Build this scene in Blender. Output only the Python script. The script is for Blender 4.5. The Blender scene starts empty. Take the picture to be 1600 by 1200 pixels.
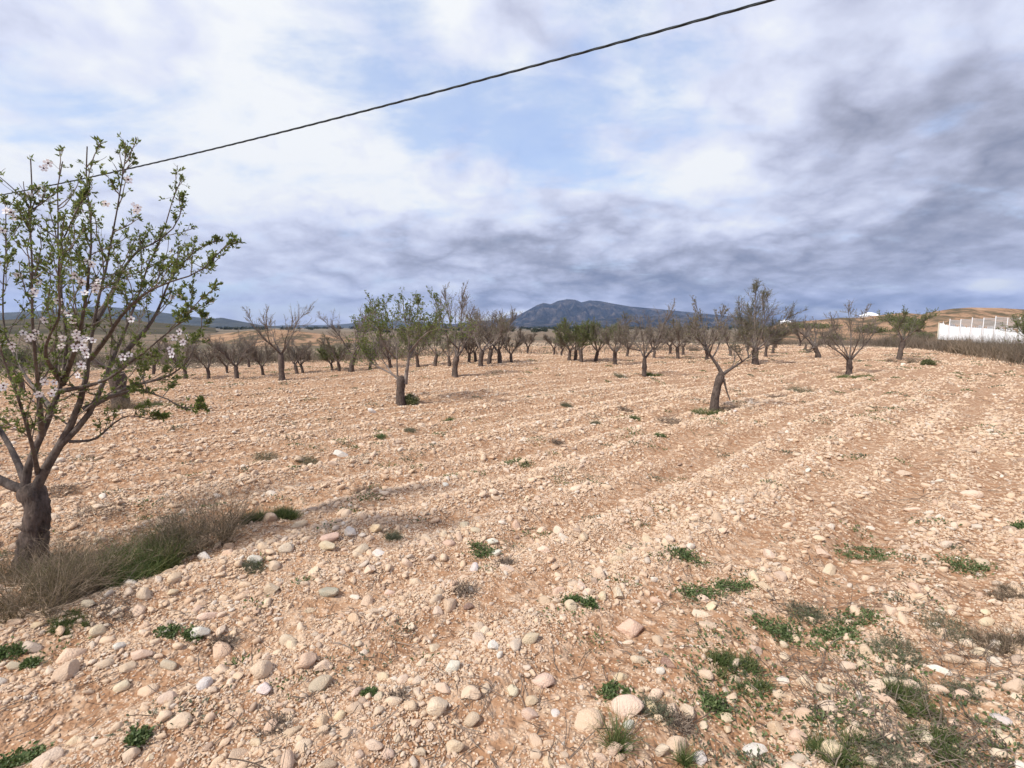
import bpy, math, random
import numpy as np
from mathutils import Vector, Matrix
R = math.radians
SC = bpy.context.scene
COL = SC.collection

# ------------------------------------------------------------------ camera
FPX, PITCH, EYE = 760.0, R(6.6), 1.6
cam_d = bpy.data.cameras.new('camera'); cam_d.sensor_width = 36.0
cam_d.lens = FPX / 1600.0 * 36.0; cam_d.clip_start = 0.05; cam_d.clip_end = 30000
cam = bpy.data.objects.new('camera', cam_d); COL.objects.link(cam)
cam.location = (0, 0, EYE); cam.rotation_euler = (R(90) - PITCH, 0, 0)
SC.camera = cam
SC.view_settings.view_transform = 'Standard'; SC.view_settings.look = 'None'
SC.view_settings.gamma = 1; SC.view_settings.use_curve_mapping = False
SC.view_settings.exposure = 0.75
EXPO = 2 ** 0.75
try:
    SC.cycles.max_bounces = 6; SC.cycles.volume_bounces = 0
    SC.cycles.diffuse_bounces = 3; SC.cycles.transparent_max_bounces = 8
except Exception: pass

# ------------------------------------------------------------------ sun + sky
SUN_EL, SUN_AZ = R(50), R(-128)          # azimuth from +Y towards +X
sd = bpy.data.lights.new('sun', 'SUN'); sd.energy = 2.9; sd.angle = R(4); sd.color = (1.0, 0.95, 0.87)
so = bpy.data.objects.new('sun', sd); COL.objects.link(so)
sv = Vector((math.sin(SUN_AZ) * math.cos(SUN_EL), math.cos(SUN_AZ) * math.cos(SUN_EL), math.sin(SUN_EL)))
so.rotation_euler = sv.to_track_quat('Z', 'Y').to_euler(); so.location = (0, 0, 30)

class NT:
    def __init__(s, nt): s.nt = nt; nt.nodes.clear()
    def n(s, t, **kw):
        nd = s.nt.nodes.new(t); ins = kw.pop('ins', {})
        for k, v in kw.items(): setattr(nd, k, v)
        for k, v in ins.items():
            sk = nd.inputs[k]
            if isinstance(v, bpy.types.NodeSocket): s.nt.links.new(v, sk)
            else: sk.default_value = v
        return nd
    def m(s, op, a, b=None, c=None, clamp=False):
        ins = {0: a}
        if b is not None: ins[1] = b
        if c is not None: ins[2] = c
        return s.n('ShaderNodeMath', operation=op, use_clamp=clamp, ins=ins).outputs[0]
    def v(s, op, a, b=None):
        ins = {0: a}
        if b is not None: ins[1] = b
        nd = s.n('ShaderNodeVectorMath', operation=op, ins=ins)
        return nd.outputs['Value'] if op in ('LENGTH', 'DOT_PRODUCT', 'DISTANCE') else nd.outputs[0]
    def mr(s, v, a, b, c=0.0, d=1.0, smooth=True):
        return s.n('ShaderNodeMapRange', interpolation_type='SMOOTHSTEP' if smooth else 'LINEAR',
                   ins={0: v, 1: a, 2: b, 3: c, 4: d}).outputs[0]
    def mix(s, f, a, b, blend='MIX'):
        nd = s.n('ShaderNodeMix', data_type='RGBA', blend_type=blend)
        for k, v in ((0, f), (6, a), (7, b)):
            if isinstance(v, bpy.types.NodeSocket): s.nt.links.new(v, nd.inputs[k])
            else: nd.inputs[k].default_value = v if k == 0 else (tuple(v) + (1,))[:4]
        return nd.outputs[2]
    def ramp(s, f, stops, interp='LINEAR'):
        nd = s.n('ShaderNodeValToRGB', ins={0: f}); cr = nd.color_ramp; cr.interpolation = interp
        while len(cr.elements) < len(stops): cr.elements.new(0.5)
        for e, (p, c) in zip(cr.elements, stops): e.position = p; e.color = (tuple(c) + (1,))[:4]
        return nd.outputs[0]
    def noise(s, vec, scale, detail=4, rough=0.5, dist=0.0, out=0):
        return s.n('ShaderNodeTexNoise', ins={'Vector': vec, 'Scale': scale, 'Detail': detail, 'Roughness': rough, 'Distortion': dist}).outputs[out]
    def link(s, a, b): s.nt.links.new(a, b)

world = bpy.data.worlds.new('World'); SC.world = world; world.use_nodes = True
def build_sky():
    t = NT(world.node_tree)
    d = t.n('ShaderNodeTexCoord').outputs['Generated']
    sep = t.n('ShaderNodeSeparateXYZ', ins={0: d}); X, Y, Z = sep.outputs
    az = t.m('ARCTAN2', X, Y); el = t.m('ARCSINE', Z)
    zc = t.m('ADD', t.m('MAXIMUM', Z, 0.0), 0.32)
    p = t.n('ShaderNodeCombineXYZ', ins={0: t.m('DIVIDE', X, zc), 1: t.m('DIVIDE', Y, zc), 2: 0.0}).outputs[0]
    warp = t.v('MULTIPLY', t.v('SUBTRACT', t.noise(p, 1.1, 5, 0.55, 0, out=1), (0.5, 0.5, 0.5)), (0.34, 0.22, 0))
    warp2 = t.v('MULTIPLY', t.v('SUBTRACT', t.noise(d, 9.0, 4, 0.6, 0, out=1), (0.5, 0.5, 0.5)), (0.10, 0.06, 0))
    ae = t.v('ADD', t.v('ADD', t.n('ShaderNodeCombineXYZ', ins={0: az, 1: el, 2: 0.0}).outputs[0], warp), warp2)
    def lobe(px, py, wx, wy, amp):
        # centre and half-size given through the direction a photo point looks at
        cx, cy = (px - 800) / FPX, (600 - py) / FPX
        dx, dy, dz = cx, math.cos(PITCH) + cy * math.sin(PITCH), -math.sin(PITCH) + cy * math.cos(PITCH)
        L = math.sqrt(dx * dx + dy * dy + dz * dz)
        a, e = math.atan2(dx, dy), math.asin(dz / L)
        q = t.v('MULTIPLY', t.v('SUBTRACT', ae, (a, e, 0)), (1 / wx, 1 / wy, 0))
        return t.m('MULTIPLY', t.mr(t.v('LENGTH', q), 0.0, 1.25, 1.0, 0.0), amp)
    def total(base, lobes):
        s = base
        for l in lobes: s = t.m('ADD', s, lobe(*l))
        return s
    f1 = t.noise(p, 2.1, 8, 0.56, 0.2)
    f2 = t.noise(p, 5.6, 9, 0.58, 0.15)
    f4 = t.m('ABSOLUTE', t.m('SUBTRACT', t.noise(t.v('ADD', p, (3.1, 7.7, 0)), 3.4, 6, 0.52, 0.1), 0.5))
    f3 = t.noise(t.v('MULTIPLY', p, (1.0, 2.0, 1.0)), 2.6, 7, 0.6, 0.4)
    b = t.m('ADD', t.m('MULTIPLY', t.m('SUBTRACT', f1, 0.5), 0.85), t.m('MULTIPLY', t.m('SUBTRACT', f2, 0.5), 0.48))
    b = t.m('ADD', b, t.m('MULTIPLY', t.m('SUBTRACT', f3, 0.5), 0.15))
    b = t.m('ADD', b, t.m('SUBTRACT', t.m('MULTIPLY', f4, 1.5), 0.12))
    b = total(t.m('ADD', b, 0.675), [
        (150, 80, 0.75, 0.30, 0.18), (500, 60, 0.4, 0.25, 0.20), (330, 250, 0.50, 0.10, 0.22), (60, 300, 0.3, 0.14, 0.10),
        (1050, 120, 0.20, 0.22, 0.30), (780, 130, 0.45, 0.25, 0.12), (620, 310, 0.09, 0.04, 0.28), (1300, 325, 0.10, 0.03, 0.25),
        (1020, 260, 0.20, 0.05, 0.18),
        (1400, 120, 0.42, 0.36, -0.04), (1330, 190, 0.20, 0.09, -0.24), (1450, 60, 0.3, 0.12, 0.10), (1560, 300, 0.20, 0.09, -0.25),
        (700, 290, 0.50, 0.06, 0.14), (820, 410, 0.62, 0.07, -0.22), (950, 430, 0.22, 0.04, -0.10),
        (1330, 460, 0.50, 0.07, -0.36), (1250, 390, 0.3, 0.05, -0.12), (1590, 425, 0.07, 0.035, 0.55),
        (760, 478, 0.16, 0.016, 0.42), (480, 440, 0.40, 0.03, 0.10), (1150, 330, 0.10, 0.05, 0.15),
        (300, 340, 0.2, 0.04, -0.05), (400, 400, 0.34, 0.04, 0.10)])
    col = t.ramp(b, [(0.0, (0.14, 0.165, 0.25)), (0.20, (0.24, 0.265, 0.36)), (0.38, (0.39, 0.41, 0.52)),
                     (0.56, (0.56, 0.59, 0.75)), (0.78, (0.77, 0.81, 0.97)), (1.0, (0.96, 0.98, 1.0))])
    # blue gaps
    g = t.m('ADD', t.m('MULTIPLY', t.m('SUBTRACT', f3, 0.5), 2.6), t.m('MULTIPLY', t.m('SUBTRACT', f2, 0.5), 1.6))
    g = total(g, [(720, 200, 0.32, 0.12, 0.48), (880, 190, 0.34, 0.14, 0.22), (600, 100, 0.18, 0.14, 0.50), (960, 110, 0.30, 0.28, 0.45), (820, 120, 0.60, 0.36, 0.22), (40, 170, 0.3, 0.14, 0.2),
                  (60, 190, 0.25, 0.07, 0.30), (480, 478, 0.42, 0.045, 0.75), (1330, 490, 0.32, 0.035, 0.35), (330, 440, 0.2, 0.05, 0.4)])
    g = t.mr(g, 0.10, 1.15, 0.0, 0.72)
    sky = t.n('ShaderNodeTexSky', sky_type='NISHITA', sun_disc=False)
    sky.sun_elevation = SUN_EL; sky.sun_rotation = SUN_AZ; sky.altitude = 500; sky.air_density = 1.3; sky.dust_density = 1.2
    bg1 = t.n('ShaderNodeBackground', ins={0: col, 1: 1.0 / EXPO})
    bg2 = t.n('ShaderNodeBackground', ins={0: t.mix(0.35, sky.outputs[0], (3.2, 4.6, 8.4)), 1: 0.16 / EXPO * 1.0})
    ms = t.n('ShaderNodeMixShader', ins={0: g, 1: bg1.outputs[0], 2: bg2.outputs[0]})
    o = t.n('ShaderNodeOutputWorld', ins={0: ms.outputs[0]})
build_sky()
world.cycles.sampling_method = 'MANUAL'; world.cycles.sample_map_resolution = 512

# ------------------------------------------------------------------ helpers
def ray(px, py):
    cx, cy = (px - 800) / FPX, (600 - py) / FPX
    return np.array([cx, math.cos(PITCH) + cy * math.sin(PITCH), -math.sin(PITCH) + cy * math.cos(PITCH)])
def at_Y(px, py, Y):
    d = ray(px, py); return np.array([0, 0, EYE]) + d * (Y / d[1])
def project(p):
    x, y, z = p[0], p[1], p[2] - EYE
    fwd = y * math.cos(PITCH) - z * math.sin(PITCH); up = y * math.sin(PITCH) + z * math.cos(PITCH)
    return 800 + FPX * x / fwd, 600 - FPX * up / fwd
def hsh(xi, yi, seed):
    h = (xi * 374761393 + yi * 668265263 + seed * 1442695041) & 0xffffffff
    h = ((h ^ (h >> 13)) * 1274126177) & 0xffffffff
    return ((h ^ (h >> 16)) & 0xffffff) / float(0xffffff)
def vnoise(x, y, seed=0):
    xi = np.floor(x).astype(np.int64); yi = np.floor(y).astype(np.int64)
    fx, fy = x - xi, y - yi; fx = fx * fx * (3 - 2 * fx); fy = fy * fy * (3 - 2 * fy)
    a, b = hsh(xi, yi, seed), hsh(xi + 1, yi, seed); c, d = hsh(xi, yi + 1, seed), hsh(xi + 1, yi + 1, seed)
    return (a + (b - a) * fx) * (1 - fy) + (c + (d - c) * fx) * fy
def fbm(x, y, seed=0, octv=4):
    x = np.asarray(x, float); y = np.asarray(y, float)
    s, a, tot = 0, 1.0, 0
    for i in range(octv):
        s = s + a * vnoise(x, y, seed + i * 17); tot += a; a *= 0.5; x = x * 2.03 + 7.1; y = y * 2.03 + 3.3
    return s / tot - 0.5
def sst(v, a, b):
    t = np.clip((v - a) / (b - a), 0, 1); return t * t * (3 - 2 * t)
RA = R(47)
def H(x, y):
    x = np.asarray(x, float); y = np.asarray(y, float); r = np.hypot(x, y)
    s = x * math.cos(RA) - y * math.sin(RA); u = x * math.sin(RA) + y * math.cos(RA)
    w = s + 0.25 * fbm(u * 0.25, s * 0.25, 5, 3) * 2
    near = 1 - sst(r, 16, 38)
    z = (0.030 * np.sin(w * 2 * np.pi / 0.62) + 0.028 * np.sin(w * 2 * np.pi / 1.9 + 1.0)) * near
    z = z + 0.05 * fbm(x * 2.2, y * 2.2, 9, 3) * (1 - sst(r, 20, 50)) + 0.22 * fbm(x * 0.16, y * 0.16, 21, 3) * sst(r, 3, 10) * (1 - sst(r, 60, 200))
    az = np.arctan2(x, y)
    z = z - 0.75 * sst(r, 15, 23) * sst(-az, 0.02, 0.42) * (1 - sst(r, 45, 80))
    z = z - 0.6 * sst(r, 60, 160)
    return z
def ground(px, py, tmin=1.0, tmax=300):
    d = ray(px, py); t = np.geomspace(tmin, tmax, 6000)
    z = EYE + d[2] * t - H(d[0] * t, d[1] * t)
    i = int(np.argmax(z < 0)) if (z < 0).any() else len(t) - 1
    tt = t[i]; x, y = d[0] * tt, d[1] * tt
    return np.array([x, y, float(H(x, y))])
def depth_of(p):
    return p[1] * math.cos(PITCH) - (p[2] - EYE) * math.sin(PITCH)

def mesh_np(name, verts, polys, mats=None, smooth=False):
    """polys: list of (array (n,k), material index)"""
    me = bpy.data.meshes.new(name); verts = np.asarray(verts, np.float32)
    me.vertices.add(len(verts)); me.vertices.foreach_set('co', verts.ravel())
    loops, starts, tot, mi, off = [], [], [], [], 0
    for arr, m in polys:
        arr = np.asarray(arr, np.int32)
        if len(arr) == 0: continue
        n, k = arr.shape; loops.append(arr.ravel()); starts.append(off + np.arange(n) * k); tot.append(np.full(n, k)); mi.append(np.full(n, m)); off += n * k
    loops = np.concatenate(loops); starts = np.concatenate(starts); tot = np.concatenate(tot); mi = np.concatenate(mi)
    me.loops.add(len(loops)); me.loops.foreach_set('vertex_index', loops.astype(np.int32))
    me.polygons.add(len(starts)); me.polygons.foreach_set('loop_start', starts.astype(np.int32)); me.polygons.foreach_set('loop_total', tot.astype(np.int32))
    for m in (mats or []): me.materials.append(m)
    me.polygons.foreach_set('material_index', mi.astype(np.int32))
    me.polygons.foreach_set('use_smooth', np.full(len(starts), smooth))
    me.update(calc_edges=True); me.validate()
    return me
def link(name, me, parent=None, loc=None, **props):
    o = bpy.data.objects.new(name, me); COL.objects.link(o)
    if parent is not None: o.parent = parent
    if loc is not None: o.location = loc
    for k, v in props.items():
        if v is not None: o[k] = v
    return o
def empty(name, loc, label, cat, group=None):
    return link(name, None, None, tuple(loc), label=label, category=cat, group=group)

class Geo:
    def __init__(s): s.v = []; s.p = []; s.n = 0
    def add(s, verts, faces, m=0):
        verts = np.asarray(verts, float).reshape(-1, 3)
        if len(verts) == 0: return
        s.v.append(verts); s.p.append((np.asarray(faces) + s.n, m)); s.n += len(verts)
    def box(s, c, d, m=0, rz=0.0):
        c = np.array(c, float); h = np.array(d, float) / 2
        q = np.array([[i, j, k] for i in (-1, 1) for j in (-1, 1) for k in (-1, 1)]) * h
        ca, sa = math.cos(rz), math.sin(rz); q = q @ np.array([[ca, sa, 0], [-sa, ca, 0], [0, 0, 1]])
        s.add(q + c, np.array([[0, 1, 3, 2], [4, 6, 7, 5], [0, 4, 5, 1], [2, 3, 7, 6], [0, 2, 6, 4], [1, 5, 7, 3]]), m)
    def mesh(s, name, mats, smooth=False): return mesh_np(name, np.concatenate(s.v), s.p, mats, smooth)
    def build(s, name, mats, parent=None, smooth=False, loc=None, **props):
        return link(name, s.mesh(name, mats, smooth), parent, loc, **props)

def nrm(a): return a / np.maximum(np.linalg.norm(a, axis=-1, keepdims=True), 1e-9)
def grow(rng, S, D, L, k, wob=0.25, up=0.1):
    n = len(S); P = np.zeros((n, k, 3)); P[:, 0] = S; d = nrm(np.array(D, float)); st = (np.asarray(L) / (k - 1)).reshape(-1, 1)
    for i in range(1, k):
        P[:, i] = P[:, i - 1] + d * st
        d = nrm(d + rng.normal(0, wob, (n, 3)) + np.array([0, 0, up]))
    return P
def tubes(g, P, Rr, s=4, m=0):
    n, k, _ = P.shape
    if n == 0: return
    T = nrm(np.gradient(P, axis=1)); ref = np.zeros((n, 1, 3)); mean = nrm(P[:, -1] - P[:, 0])
    ref[:, 0] = np.where(np.abs(mean[:, 2:3]) > 0.8, [1, 0.1, 0], [0.1, 0.05, 1])
    U = nrm(np.cross(T, np.broadcast_to(ref, T.shape))); V = np.cross(T, U)
    a = np.arange(s) * 2 * np.pi / s
    ring = P[:, :, None] + Rr[:, :, None, None] * (U[:, :, None] * np.cos(a)[None, None, :, None] + V[:, :, None] * np.sin(a)[None, None, :, None])
    idx = np.arange(n * k * s).reshape(n, k, s); i2 = np.roll(idx, -1, axis=2)
    q = np.stack([idx[:, :-1], i2[:, :-1], i2[:, 1:], idx[:, 1:]], -1).reshape(-1, 4)
    g.add(ring.reshape(-1, 3), q, m)
def ribbons(g, P, W, rng, m=0, taper=True):
    """thin bent blades: P (n,k,3), W (n)"""
    n, k, _ = P.shape
    if n == 0: return
    side = nrm(np.cross(P[:, -1] - P[:, 0], rng.normal(0, 1, (n, 3))))
    w = np.linspace(1, 0.12 if taper else 1, k)[None, :, None] * np.asarray(W).reshape(-1, 1, 1) * 0.5
    A = P + side[:, None] * w; B = P - side[:, None] * w
    vv = np.stack([A, B], 2).reshape(-1, 3); idx = np.arange(n * k * 2).reshape(n, k, 2)
    q = np.stack([idx[:, :-1, 0], idx[:, :-1, 1], idx[:, 1:, 1], idx[:, 1:, 0]], -1).reshape(-1, 4)
    g.add(vv, q, m)
def leaves(g, P, D, L, W, rng, m=0, fold=0.35):
    n = len(P)
    if n == 0: return
    D = nrm(D); L = np.asarray(L).reshape(-1, 1); W = np.asarray(W).reshape(-1, 1)
    s = nrm(np.cross(D, rng.normal(0, 1, (n, 3)))); up = np.cross(s, D)
    a = P; mid = P + D * L * 0.5; tip = P + D * L + up * L * rng.uniform(-0.15, 0.15, (n, 1))
    l = mid + s * W * 0.5 + up * W * fold; r = mid - s * W * 0.5 + up * W * fold
    vv = np.stack([a, l, tip, r], 1).reshape(-1, 3); b = np.arange(n)[:, None] * 4
    g.add(vv, np.concatenate([b + [0, 2, 1], b + [0, 3, 2]]), m)
def along(rng, P, per, lo=0.25, hi=1.0):
    """random points along a batch of polylines -> pos, tangent, t, owner"""
    n, k, _ = P.shape; own = np.repeat(np.arange(n), per); N = len(own)
    t = rng.uniform(lo, hi, N); f = t * (k - 1); i = np.minimum(f.astype(int), k - 2); u = (f - i)[:, None]
    a, b = P[own, i], P[own, i + 1]
    return a + (b - a) * u, nrm(b - a), t, own
def resample(pts, k):
    pts = np.array(pts, float); d = np.r_[0, np.cumsum(np.linalg.norm(np.diff(pts, axis=0), axis=1))]
    t = np.linspace(0, d[-1], k)
    out = np.stack([np.interp(t, d, pts[:, j]) for j in range(pts.shape[1])], 1)
    for _ in range(2): out[1:-1] = out[1:-1] * 0.5 + (out[:-2] + out[2:]) * 0.25
    return out

# ------------------------------------------------------------------ materials
def mat(name):
    m = bpy.data.materials.new(name); m.use_nodes = True; return m, NT(m.node_tree)
def principled(t, col, rough=0.9, normal=None, spec=0.2, **ins):
    d = {'Base Color': col, 'Roughness': rough, 'Specular IOR Level': spec}
    if normal is not None: d['Normal'] = normal
    d.update(ins)
    p = t.n('ShaderNodeBsdfPrincipled', ins={k: ((tuple(v) + (1,))[:4] if k == 'Base Color' and not isinstance(v, bpy.types.NodeSocket) else v) for k, v in d.items()})
    return p.outputs[0]
def out(t, sh, **kw): t.n('ShaderNodeOutputMaterial', ins={0: sh})

def m_ground():
    m, t = mat('stony_soil')
    pos = t.n('ShaderNodeNewGeometry').outputs['Position']
    fld = t.n('ShaderNodeAttribute', attribute_name='field').outputs['Fac']
    scr = t.n('ShaderNodeAttribute', attribute_name='scrub').outputs['Fac']
    n1 = t.noise(pos, 0.9, 5, 0.6); n2 = t.noise(pos, 14, 4, 0.65); n3 = t.noise(pos, 0.18, 3, 0.5)
    vo = t.n('ShaderNodeTexVoronoi', ins={'Vector': pos, 'Scale': 55.0, 'Randomness': 1.0})
    vo2 = t.n('ShaderNodeTexVoronoi', ins={'Vector': pos, 'Scale': 14.0, 'Randomness': 1.0})
    soil = t.ramp(n1, [(0.25, (0.27, 0.140, 0.074)), (0.5, (0.345, 0.193, 0.108)), (0.75, (0.42, 0.255, 0.152))])
    soil = t.mix(t.mr(n2, 0.42, 0.7), soil, (0.52, 0.375, 0.26))
    # crumbs of limestone gravel in the soil
    g = t.n('ShaderNodeSeparateColor', ins={0: vo.outputs['Color']})
    gm = t.m('MULTIPLY', t.mr(g.outputs[0], 0.50, 0.62), t.mr(vo.outputs['Distance'], 0.32, 0.18))
    soil = t.mix(t.m('MULTIPLY', gm, 0.8), soil, (0.78, 0.60, 0.44))
    soil = t.mix(t.m('MULTIPLY', t.mr(g.outputs[1], 0.80, 0.86), t.mr(vo.outputs['Distance'], 0.4, 0.2)), soil, (0.20, 0.12, 0.07))
    g2 = t.n('ShaderNodeSeparateColor', ins={0: vo2.outputs['Color']})
    far = t.n('ShaderNodeCameraData')  # not used for looks; kept out
    t.nt.nodes.remove(far)
    gm2 = t.m('MULTIPLY', t.mr(g2.outputs[0], 0.45, 0.55), t.mr(vo2.outputs['Distance'], 0.36, 0.22))
    soil = t.mix(t.m('MULTIPLY', gm2, 0.45), soil, (0.74, 0.56, 0.41))
    # far land
    sp = t.v('MULTIPLY', pos, (0.035, 0.11, 0.0))
    nb = t.noise(sp, 1.0, 6, 0.62, 0.4)
    land = t.ramp(nb, [(0.30, (0.07, 0.062, 0.042)), (0.42, (0.14, 0.11, 0.08)), (0.50, (0.25, 0.175, 0.12)), (0.56, (0.11, 0.095, 0.065)), (0.72, (0.30, 0.22, 0.155))])
    nf = t.noise(t.v('MULTIPLY', pos, (0.004, 0.012, 0.0)), 1.0, 5, 0.6)
    land2 = t.ramp(nf, [(0.32, (0.05, 0.055, 0.035)), (0.44, (0.10, 0.09, 0.065)), (0.53, (0.27, 0.215, 0.16)), (0.60, (0.08, 0.075, 0.055))])
    ln = t.v('LENGTH', pos)
    land = t.mix(t.mr(ln, 150, 500), land, land2)
    brush = t.ramp(n2, [(0.3, (0.07, 0.065, 0.04)), (0.6, (0.16, 0.13, 0.09))])
    land = t.mix(t.m('MULTIPLY', scr, 0.8), land, brush)
    col = t.mix(fld, land, soil)
    bh = t.m('ADD', t.m('MULTIPLY', vo.outputs['Distance'], -0.010), t.m('MULTIPLY', n2, 0.03))
    bh = t.m('ADD', bh, t.m('MULTIPLY', vo2.outputs['Distance'], -0.03))
    bp = t.n('ShaderNodeBump', ins={'Strength': 0.9, 'Distance': 1.0, 'Height': bh})
    out(t, principled(t, col, 0.95, bp.outputs[0], 0.1)); return m
def stone_nodes(t, base):
    tc = t.n('ShaderNodeTexCoord').outputs['Object']
    n = t.noise(tc, 1.6, 5, 0.6); n2 = t.noise(tc, 7.0, 4, 0.65)
    c = t.mix(t.mr(n, 0.4, 0.75, 0, 0.4), base, (0.60, 0.40, 0.26))
    c = t.mix(t.mr(n2, 0.45, 0.7, 0, 0.35), c, (0.84, 0.70, 0.55))
    c = t.mix(t.mr(n2, 0.36, 0.27, 0, 0.3), c, (0.36, 0.25, 0.17))
    bp = t.n('ShaderNodeBump', ins={'Strength': 0.5, 'Distance': 0.15, 'Height': n2})
    return principled(t, c, 0.85, bp.outputs[0], 0.15)
def m_stone_mass():
    m, t = mat('loose_limestone'); r = t.n('ShaderNodeObjectInfo').outputs['Random']
    c = t.ramp(r, [(0.0, (0.76, 0.56, 0.385)), (0.3, (0.82, 0.62, 0.435)), (0.5, (0.72, 0.50, 0.335)), (0.68, (0.84, 0.68, 0.52)), (0.8, (0.64, 0.44, 0.31)),
                   (0.89, (0.84, 0.74, 0.62)), (0.95, (0.60, 0.48, 0.37)), (1.0, (0.40, 0.27, 0.20))])
    out(t, stone_nodes(t, c)); return m
def m_stone_one():
    m, t = mat('limestone_rock'); out(t, stone_nodes(t, t.n('ShaderNodeObjectInfo').outputs['Color'])); return m
def m_bark(name, dark, light, sc=1.0):
    m, t = mat(name); tc = t.n('ShaderNodeNewGeometry').outputs['Position']
    n = t.noise(t.v('MULTIPLY', tc, (1, 1, 0.35)), 38 * sc, 6, 0.7); n2 = t.noise(tc, 6 * sc, 3, 0.6)
    c = t.ramp(n, [(0.3, dark), (0.7, light)])
    c = t.mix(t.mr(n2, 0.5, 0.75, 0, 0.5), c, tuple(min(1, x * 1.5) for x in light))
    bp = t.n('ShaderNodeBump', ins={'Strength': 0.9, 'Distance': 0.02, 'Height': n})
    out(t, principled(t, c, 0.9, bp.outputs[0], 0.15)); return m
def m_leaf(name, stops, trans=0.35, rough=0.55):
    m, t = mat(name); r = t.n('ShaderNodeNewGeometry').outputs['Random Per Island']
    c = t.ramp(r, stops)
    pr = principled(t, c, rough, None, 0.3)
    tr = t.n('ShaderNodeBsdfTranslucent', ins={0: t.mix(0.3, c, (0.35, 0.5, 0.08))})
    out(t, t.n('ShaderNodeMixShader', ins={0: trans, 1: pr, 2: tr.outputs[0]}).outputs[0]); return m
def m_plain(name, col, rough=0.7, var=0.25, sc=3.0, **k):
    m, t = mat(name); pos = t.n('ShaderNodeNewGeometry').outputs['Position']
    n = t.noise(pos, sc, 5, 0.6)
    c = t.mix(t.mr(n, 0.3, 0.7), tuple(x * (1 - var) for x in col), tuple(min(1, x * (1 + var * 0.5)) for x in col))
    out(t, principled(t, c, rough, **k)); return m
M_GROUND = m_ground(); M_STONES = m_stone_mass(); M_STONE = m_stone_one()
M_BARK = m_bark('dark_almond_bark', (0.035, 0.027, 0.023), (0.17, 0.13, 0.11))
M_LIMB = m_bark('grey_limb_bark', (0.050, 0.040, 0.035), (0.20, 0.165, 0.145), 0.7)
M_TWIG = m_bark('twig_bark', (0.12, 0.100, 0.088), (0.28, 0.235, 0.205), 0.5)
M_LEAF = m_leaf('almond_leaf', [(0, (0.075, 0.10, 0.030)), (0.5, (0.135, 0.17, 0.050)), (1, (0.26, 0.28, 0.11))])
M_OLIVE = m_leaf('olive_tone_leaf', [(0, (0.075, 0.085, 0.04)), (0.5, (0.14, 0.145, 0.07)), (1, (0.24, 0.23, 0.12))])
M_BUD = m_leaf('bud_and_dead_leaf', [(0, (0.13, 0.10, 0.07)), (0.6, (0.15, 0.14, 0.07)), (1, (0.30, 0.25, 0.2))], 0.15)
M_WOOD = m_leaf('dark_evergreen', [(0, (0.018, 0.026, 0.014)), (1, (0.05, 0.06, 0.03))], 0.0)
M_WEED = m_leaf('weed_leaf', [(0, (0.050, 0.080, 0.028)), (0.5, (0.095, 0.14, 0.048)), (1, (0.19, 0.22, 0.10))], 0.2)
M_GREYW = m_leaf('grey_green_weed', [(0, (0.07, 0.08, 0.05)), (0.6, (0.13, 0.14, 0.09)), (1, (0.24, 0.22, 0.15))], 0.15)
M_GRASS = m_leaf('green_grass', [(0, (0.045, 0.075, 0.02)), (0.6, (0.09, 0.125, 0.04)), (1, (0.24, 0.22, 0.10))], 0.2)
M_DRY = m_leaf('dry_grass', [(0, (0.08, 0.058, 0.043)), (0.55, (0.19, 0.14, 0.10)), (1, (0.42, 0.32, 0.235))], 0.15, 0.8)
M_DRYG = m_leaf('grey_dry_brush', [(0, (0.09, 0.07, 0.055)), (0.5, (0.17, 0.13, 0.10)), (1, (0.28, 0.22, 0.17))], 0.1, 0.8)
M_WHITE = m_plain('white_painted_panel', (0.86, 0.86, 0.87), 0.5, 0.06, 1.5)
M_CREAMP = m_plain('cream_post', (0.78, 0.72, 0.56), 0.6, 0.08, 2)
M_WIRE = m_plain('galvanised_mesh', (0.50, 0.47, 0.46), 0.5, 0.1, 2)
M_CABLE = m_plain('black_cable', (0.035, 0.045, 0.05), 0.5, 0.2, 8)
M_POLE = m_plain('weathered_pole', (0.25, 0.22, 0.19), 0.85, 0.25, 6)
def m_petal():
    m, t = mat('almond_petal')
    c = t.ramp(t.n('ShaderNodeNewGeometry').outputs['Random Per Island'], [(0, (0.86, 0.80, 0.82)), (1, (0.90, 0.89, 0.89))])
    out(t, t.n('ShaderNodeMixShader', ins={0: 0.3, 1: principled(t, c, 0.6), 2: t.n('ShaderNodeBsdfTranslucent', ins={0: c}).outputs[0]}).outputs[0]); return m
M_PETAL = m_petal(); M_PCORE = m_plain('blossom_heart', (0.10, 0.025, 0.03), 0.7)

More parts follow.
